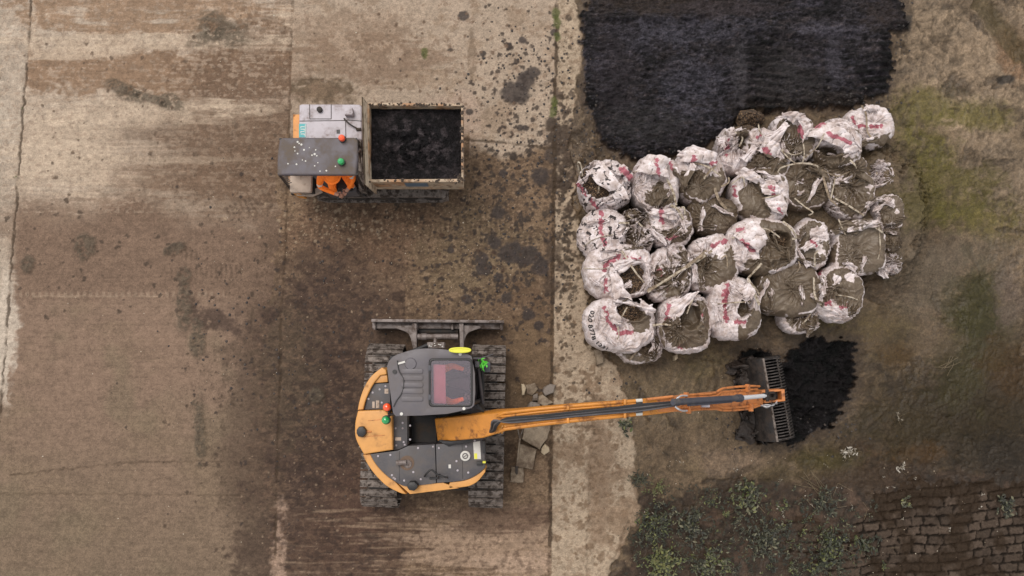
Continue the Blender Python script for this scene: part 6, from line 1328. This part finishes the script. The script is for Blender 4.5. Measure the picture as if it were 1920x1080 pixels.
# loose gravel heaps beside the bags
def heap(cx, cy, rx, ry, h, label, seed):
    n_ = 60; a_ = np.linspace(0, 2*np.pi, n_, endpoint=False); r_ = np.linspace(.01, 1, 26); A_, R_ = np.meshgrid(a_, r_, indexing='ij')
    e = 1+.25*fbm(np.cos(A_)*1.5+seed, np.sin(A_)*1.5, seed, 3); x = cx+rx*R_*e*np.cos(A_); y = cy+ry*R_*e*np.sin(A_)
    c = at(cx, cy, 0); v = np.array([tuple(at(p, q, 0)) for p, q in zip(x.ravel(), y.ravel())])
    v[:, 2] = (h*(1-R_**1.6)+.03*fbm(x/3.5, y/3.5, seed, 2)).ravel()+.02
    tag(npmesh('gravel', v, gridfaces(n_, 26, True), M_GRAVEL, None, True, None, (c.x, c.y, 0)), label, 'gravel', kind='stuff')
heap(1404, 226, 30, 20, .32, 'brown gravel spilled on the black silt above the bags', 3)
heap(1392, 262, 34, 26, .62, 'pale gravel piled between the narrow crumpled bag and the peaked bag', 4)
heap(1205, 405, 34, 30, .35, 'muddy gravel between the bags of the left edge', 5)
# ================================================================== RUBBLE
MT['slab'] = mat('broken_concrete', S(164, 146, 124), .8, dirt=S(112, 92, 74), damt=.45, dscale=5, dsharp=.12, var=.14, vscale=14, bump=.5, bscale=40, fine=90)
MT['stone'] = mat('pale_broken_stone', S(206, 186, 156), .8, dirt=S(150, 126, 100), damt=.3, dscale=9, var=.1, bump=.5, bscale=40)
MT['brick'] = mat('grey_rubble', S(150, 138, 128), .8, dirt=S(100, 84, 70), damt=.5, dscale=8, var=.16, bump=.6, bscale=40)
def chunk(name, pts, zt, zb, m, label, seed, catg='rubble', tilt=(0, 0), group='broken concrete beside the digger'):
    rg = random.Random(seed); q = []
    for (x0, y0), (x1, y1) in zip(pts, pts[1:]+pts[:1]):
        n = max(1, int(math.hypot(x1-x0, y1-y0)/7))
        for k in range(n): t = k/n; q.append((x0+(x1-x0)*t+rg.uniform(-.8, .8), y0+(y1-y0)*t+rg.uniform(-.8, .8)))
    b = MB(); b.prism(q, zt, zb, .012, seg=1, taper=-.04); cx = sum(p[0] for p in pts)/len(pts); cy = sum(p[1] for p in pts)/len(pts); c = at(cx, cy, 0)
    for v in b.bm.verts:
        v.co.z += (v.co.x-c.x)*tilt[0]+(v.co.y-c.y)*tilt[1]+rg.uniform(-.004, .004)
    o = b.build(name, m, None, loc=c); tag(o, label, catg, group)
    return o
chunk('rubble_piece', [(984, 799), (1035, 790), (1026, 822), (1012, 843), (978, 824)], .22, -.02, MT['slab'], 'largest broken concrete slab, four sided, just below the orange boom', 1, 'rubble', (.05, .03))
chunk('rubble_piece', [(974, 832), (1006, 842), (998, 881), (970, 874)], .13, -.02, MT['slab'], 'rectangular concrete slab below the largest slab', 2, 'rubble', (-.04, .02))
chunk('rubble_piece', [(959, 875), (982, 877), (981, 905), (956, 904)], .10, -.02, MT['slab'], 'small square concrete slab, lowest of the broken slabs', 3, 'rubble')
chunk('broken_stone', [(1016, 841), (1022, 833), (1030, 840), (1030, 846), (1020, 854), (1015, 849)], .2, -.02, MT['stone'], 'pale oval stone lying against the corner of the largest slab', 4, 'stone')
chunk('broken_stone', [(977, 720), (982, 719.5), (986, 727), (984, 740), (978, 741)], .16, -.02, MT['stone'], 'pale half moon stone above the boom near the digger track', 5, 'stone')
chunk('rubble_piece', [(1019, 727), (1033, 720), (1042, 722), (1038, 736), (1022, 742), (1018, 735)], .18, -.02, MT['brick'], 'grey angular rubble piece at the slab joint above the boom', 6)
chunk('rubble_piece', [(1010, 744), (1018, 741), (1038, 755), (1022, 762), (1008, 756)], .16, -.02, MT['slab'], 'brown flat rubble piece half under the boom edge', 7)
chunk('rubble_piece', [(989, 760), (996, 753), (1010, 756), (1014, 764), (990, 768)], .15, -.02, MT['brick'], 'pale grey rubble piece peeping out above the boom', 8)
chunk('rubble_piece', [(985, 722), (1004, 718), (1008, 730), (998, 742), (987, 738)], .05, -.02, MT['slab'], 'thin crumbly concrete flake right of the half moon stone', 9)
chunk('rubble_piece', [(1000, 741), (1008, 738), (1008, 752), (998, 752)], .12, -.02, MT['brick'], 'small dark rubble block between the flake and the brown flat piece', 10)
chunk('concrete_block', [(1114, 656), (1128, 654), (1133, 680), (1120, 684)], .12, -.06, MT['slab'], 'weathered block on the slipway edge below the phone number bag', 11, 'block', group='blocks near the bulk bags')
chunk('concrete_block', [(1265, 667), (1270, 664), (1272, 672), (1266, 676)], .1, -.08, MT['stone'], 'tiny pale stub sticking out below the round white rimmed bag', 12, 'block', group='blocks near the bulk bags')
# shovel leaning by the slabs
sh = empty('shovel', at(970, 850, 0), 'old shovel with a forked wooden handle lying between track and slabs', 'shovel')
mb = MB(); mb.tube(A([(974.5, 822, .2), (972, 845, .16), (969, 874, .12)]), .016, 8); mb.build('shaft', MT['slab'], sh)
mb = MB(); mb.tube(A([(970, 802, .25), (972, 810, .24), (974.5, 822, .2), (978, 811, .24), (981, 802, .25)]), .012, 8); mb.build('handle', MT['brick'], sh)
mb = MB(); mb.prism([(966.5, 872), (971.5, 873), (971, 888), (969, 891), (966, 887)], .13, .11, .004); mb.build('shovel_blade', MT['dark'], sh)
# ================================================================== LOOSE GRIT
def grit():
    rg = random.Random(11); mb = []; V = []; Fc = []; Cc = []
    ico = [(0, 0, 1), (.9, 0, 0), (0, .8, .1), (-.8, .1, 0), (0, -.9, .1)]; fi = [(0, 1, 2), (0, 2, 3), (0, 3, 4), (0, 4, 1)]
    zones = [(0, 1040, 0, 1080, 420), (1040, 1110, 0, 700, 40), (380, 560, 20, 120, 60), (380, 470, 380, 560, 40), (560, 1000, 370, 600, 160), (560, 900, 560, 1070, 90), (1080, 1160, 260, 320, 50), (1100, 1900, 840, 1080, 160), (1250, 1480, 640, 900, 60)]
    for x0, x1, y0, y1, n in zones:
        for k in range(n):
            x, y = rg.uniform(x0, x1), rg.uniform(y0, y1); p = at(x, y, 0); r = rg.uniform(.005, .011)*(1.7 if rg.random() < .07 else 1); z0 = ground_z(p.x, p.y); a = rg.uniform(0, 6.28); c, s_ = math.cos(a), math.sin(a); b0 = len(V)
            sx, sy = rg.uniform(.7, 1.5), rg.uniform(.7, 1.2)
            for q in ico: V.append((p.x+r*(q[0]*sx*c-q[1]*sy*s_), p.y+r*(q[0]*sx*s_+q[1]*sy*c), z0+r*(.1+q[2]*.8)))
            Fc += [tuple(b0+i for i in f) for f in fi]
            cc = rg.choice([S(235, 222, 200), S(200, 180, 155), S(170, 148, 122), S(120, 100, 84), S(70, 58, 50)]); Cc += [cc]*5
    tag(npmesh('gravel', np.array(V), Fc, mat('grit_stones', attr='Col', rough=.8, bump=0), None, False, {'Col': np.array(Cc)}, (0, 0, 0)), 'small pale grit stones scattered over the slipway and bank', 'gravel', kind='stuff')
grit()
# clods of black silt dropped on the concrete
def clods():
    rg = random.Random(21); V = []; Fc = []; Cc = []
    for x0, y0, sx, sy, n in ((985, 180, 50, 90, 150), (960, 420, 60, 90, 150), (1062, 300, 12, 120, 70), (560, 620, 90, 150, 120), (1150, 720, 30, 40, 30), (420, 600, 60, 60, 40), (900, 560, 100, 50, 60), (1100, 260, 14, 60, 80), (1250, 290, 90, 10, 60), (1690, 60, 14, 60, 40), (1600, 190, 60, 12, 60), (1560, 800, 50, 30, 60), (1400, 810, 30, 30, 40)):
        for k in range(n):
            p = at(rg.gauss(x0, sx), rg.gauss(y0, sy), 0); r = rg.uniform(.010, .03); z0 = ground_z(p.x, p.y); b0 = len(V)
            for i in range(7):
                a = 6.283*i/7; q = r*rg.uniform(.7, 1.2); V.append((p.x+q*math.cos(a), p.y+q*math.sin(a), z0-.004))
            for i in range(7):
                a = 6.283*i/7; q = r*rg.uniform(.4, .8); V.append((p.x+q*math.cos(a), p.y+q*math.sin(a), z0+r*rg.uniform(.25, .5)))
            V.append((p.x, p.y, z0+r*.6)); Fc += [(b0+i, b0+(i+1) % 7, b0+7+(i+1) % 7, b0+7+i) for i in range(7)]+[(b0+7+i, b0+7+(i+1) % 7, b0+14) for i in range(7)]
            Cc += [rg.choice([S(56, 49, 46), S(74, 63, 56), S(44, 39, 40)])]*15
    tag(npmesh('mud_clods', np.array(V), Fc, mat('dropped_silt', attr='Col', rough=.6, bump=.4), None, False, {'Col': np.array(Cc)}, (0, 0, 0)), 'dark crumbs of silt dropped over the slipway and round the dug patches', 'mud', kind='stuff')
clods()
# ================================================================== PLANTS
M_LEAF = mat('weed_leaves', attr='Col', rough=.5, var=.15, vscale=30, bump=0, spec=.4)
def leaf(V, Fc, Cc, p, d, ln, wd, droop, c):
    d = d.normalized(); s_ = d.cross(Vector((0, 0, 1)))
    s_ = s_.normalized() if s_.length > .05 else Vector((1, 0, 0)); b0 = len(V)
    pts = [(0, .12), (.3, .85), (.65, 1), (1, 0)]
    for t, w_ in pts[:3]:
        q = p+d*ln*t+Vector((0, 0, -droop*ln*t*t+(.25*ln*t)))
        V.append(tuple(q-s_*wd*w_*.5)); V.append(tuple(q-Vector((0, 0, wd*w_*.15)))); V.append(tuple(q+s_*wd*w_*.5))
    V.append(tuple(p+d*ln+Vector((0, 0, -droop*ln+.25*ln))))
    for k in (0, 3): Fc.extend([(b0+k, b0+k+1, b0+k+4, b0+k+3), (b0+k+1, b0+k+2, b0+k+5, b0+k+4)])
    Fc.extend([(b0+6, b0+7, b0+9), (b0+7, b0+8, b0+9)])
    for k in range(10): Cc.append(tuple(x*(1.15 if k % 3 == 1 else 1) for x in c))
def plant_mesh(V, Fc, Cc, x, y, rad, n, h, pal, lw, rg, wr=.45, upz=.35):
    c0 = at(x, y, 0); z0 = ground_z(c0.x, c0.y)
    nst = max(2, n//7)
    for s_ in range(nst):
        a = rg.uniform(0, 6.283); r = rad*rg.random()**.6; top = c0+Vector((r*math.cos(a), r*math.sin(a), 0)); top.z = z0+h*rg.uniform(.35, 1)*(1-.4*r/rad)
        for k in range(n//nst):
            t = rg.uniform(.3, 1); p = c0.lerp(top, t); p.z = z0+.02+(top.z-z0)*t; b = rg.uniform(0, 6.283); ln = lw*.8*rg.uniform(.45, 1.2)
            leaf(V, Fc, Cc, p, Vector((math.cos(b), math.sin(b), rg.uniform(-.1, upz))), ln, ln*wr*rg.uniform(.7, 1.2), rg.uniform(0, .5), rg.choice(pal))
def stalks(mb, x, y, n, rad, h, rg, r=.003):
    c0 = at(x, y, 0); z0 = ground_z(c0.x, c0.y)
    for k in range(n):
        a = rg.uniform(0, 6.283); q = rad*rg.random(); e = c0+Vector((q*math.cos(a), q*math.sin(a), 0)); e.z = z0+h*rg.uniform(.5, 1); m = c0.lerp(e, .5); m.z = z0+h*.4
        b = c0.copy(); b.z = z0-.01; mb.tube(cat([b, m, e], 3), r, 5, scales=None)
GRN = [S(66, 72, 36), S(54, 60, 32), S(86, 92, 46), S(110, 112, 64), S(44, 48, 28)]
GRY = [S(86, 86, 62), S(66, 66, 46), S(116, 112, 88), S(52, 52, 36), S(42, 42, 28)]
YEL = [S(112, 114, 60), S(92, 96, 50), S(76, 80, 44), S(128, 126, 80)]
DRY = [S(150, 140, 124), S(186, 178, 166), S(112, 100, 84)]
DK = [S(38, 42, 28), S(46, 50, 32), S(56, 58, 40), S(32, 33, 24)]
def plant(x, y, rad, n, h, pal, lw, label, seed, wr=.45, nst=4, name='weed', catg='weed', grp='weeds at the foot of the slipway'):
    rg = random.Random(seed); V, Fc, Cc = [], [], []; c0 = at(x, y, 0); z0 = ground_z(c0.x, c0.y)
    root = empty(name, (c0.x, c0.y, z0), label, catg, grp)
    plant_mesh(V, Fc, Cc, x, y, rad, n, h, pal, lw, rg, wr)
    npmesh('foliage', np.array(V), Fc, M_LEAF, root, False, {'Col': np.array(Cc)})
    mb = MB(); stalks(mb, x, y, nst, rad, h, rg); mb.build('stem', MT['drystem'], root)
MT['drystem'] = mat('dry_stems', S(120, 104, 78), .7, bump=0)
plant(1168, 797, .17, 70, .22, GRY+GRN, .10, 'grey green weed on the slipway edge just below the boom', 31, nst=3)
plant(1196, 897, .19, 110, .25, DK+GRY[:2], .11, 'dark spiky weed at the slipway edge below the digger boom', 32, .16)
plant(1228, 915, .28, 150, .12, YEL[:3]+[S(124, 116, 84)], .05, 'low yellow green cushion plant right of the dark spiky weed', 33)
plant(1590, 851, .20, 60, .30, DRY, .10, 'silvery dead plant standing alone in the mud below the dug patch', 34, .3, nst=8)
plant(1690, 878, .14, 30, .25, DRY, .07, 'small pale dead plant near the upper edge of the setts', 35, .3, nst=5)
plant(1686, 785, .13, 20, .2, DRY, .06, 'tiny bleached dead plant on the brown mud right of the dug patch', 36, .3, nst=4)
plant(1891, 948, .24, 120, .2, GRY[1:]+DK, .09, 'grey green weed growing in the setts at the right edge', 37)
plant(1700, 942, .18, 50, .15, GRY+YEL[2:], .08, 'sparse weed among the setts right of centre', 38)
plant(1242, 1055, .42, 420, .35, YEL+GRN, .09, 'bright yellow green bush at the bottom, beside the slipway edge', 39)
plant(1228, 985, .36, 380, .3, GRN+DK, .07, 'round fresh green bush above the bright bush', 40)
plant(1562, 1020, .34, 340, .3, GRN+DK, .08, 'green weed clump left of the setts at the bottom', 41)
plant(1620, 1020, .26, 130, .28, DK+GRN[:2], .08, 'dark weed clump touching the left edge of the setts', 42)
plant(1335, 1063, .40, 380, .3, GRN+GRY, .08, 'green weed bush at the bottom between bright bush and tall dark bush', 43)
plant(1440, 1010, .42, 460, .4, DK+GRY, .08, 'tall dark bush in the middle of the weed bed', 44)
plant(1540, 1062, .36, 190, .3, GRN+DK, .08, 'low green weed at the bottom edge left of the setts', 45)
plant(1400, 925, .34, 230, .3, GRY+GRN, .10, 'broad leaved weed at the top of the weed bed', 46)
plant(1300, 985, .34, 240, .3, GRY+DK, .09, 'grey leaved weed right of the round fresh green bush', 47)
plant(1545, 945, .32, 130, .3, GRY+DK, .11, 'long leaved weed at the top right of the weed bed', 48, .25)
# the rest of the bed: undergrowth nobody could count
def undergrowth():
    rg = random.Random(77); V, Fc, Cc = [], [], []; mb = MB()
    for k in range(420):
        x = rg.uniform(1165, 1660); y = 905+175*rg.random()**.8+.0
        if x > 1600 and rg.random() < .7: continue
        if y < 905+.12*(x-1200)*0+ (30 if x > 1450 else 12)*rg.random(): continue
        if x < 1165+(1080-y)*.12: continue
        plant_mesh(V, Fc, Cc, x, y, rg.uniform(.06, .24), rg.choice((9, 14, 22, 30)), rg.uniform(.05, .26), rg.choice([DK, DK, GRY, GRN, GRY+DK]), rg.uniform(.03, .065), rg, rg.uniform(.25, .5))
    for k in range(16):
        x = rg.uniform(1250, 1680); y = rg.uniform(880, 1080); stalks(mb, x, y, rg.choice((1, 2, 2)), .25, .2, rg, .003)
    for k in range(22): x = rg.uniform(1200, 1880); y = rg.uniform(860, 1010); plant_mesh(V, Fc, Cc, x, y, .1, 8, .06, DRY, .035, rg, .4)
    for (x, y) in ((1040, 48), (1045, 66), (1043, 190), (1041, 28), (1042, 208), (794, 102), (1110, 310), (44, 205), (30, 330)):
        plant_mesh(V, Fc, Cc, x, y, .05, 14, .04, YEL+GRN, .03, rg, .4)
    mb.build('x', None); o = [q for q in COL.objects if q.name == 'x'][0]; n0 = len(V); V += [tuple(v.co) for v in o.data.vertices]; Fc += [tuple(n0+i for i in p.vertices) for p in o.data.polygons]; Cc += [S(132, 116, 90)]*(len(V)-n0); bpy.data.objects.remove(o)
    tag(npmesh('undergrowth', np.array(V), Fc, M_LEAF, None, False, {'Col': np.array(Cc)}, at(1400, 990, 0)), 'tangled small weeds and dry stalks on the dark earth left of the setts', 'undergrowth', kind='stuff')
undergrowth()
def twigs(x, y, n, ln, label, seed, an=0):
    rg = random.Random(seed); mb = MB(); c = at(x, y, 0); z0 = ground_z(c.x, c.y)+.02
    for k in range(n):
        a = R(an)+rg.uniform(-.6, .6); d = Vector((math.cos(a), math.sin(a), 0)); p = c+Vector((rg.uniform(-.1, .1), rg.uniform(-.08, .08), 0)); p.z = z0; e = p+d*ln*rg.uniform(.5, 1); m = p.lerp(e, .5)+Vector((0, 0, .03)); mb.tube(cat([p-d*ln*.3, p, m, e], 3), .004, 5)
    o = mb.build('twigs', MT['drystem'], None, loc=(c.x, c.y, z0)); tag(o, label, 'twigs', None)
twigs(1535, 915, 8, .35, 'dry fan of brown twigs above the long leaved weed', 1, 150)
twigs(1775, 688, 7, .3, 'thin scatter of twigs on the brown mud at the right', 2, 30)
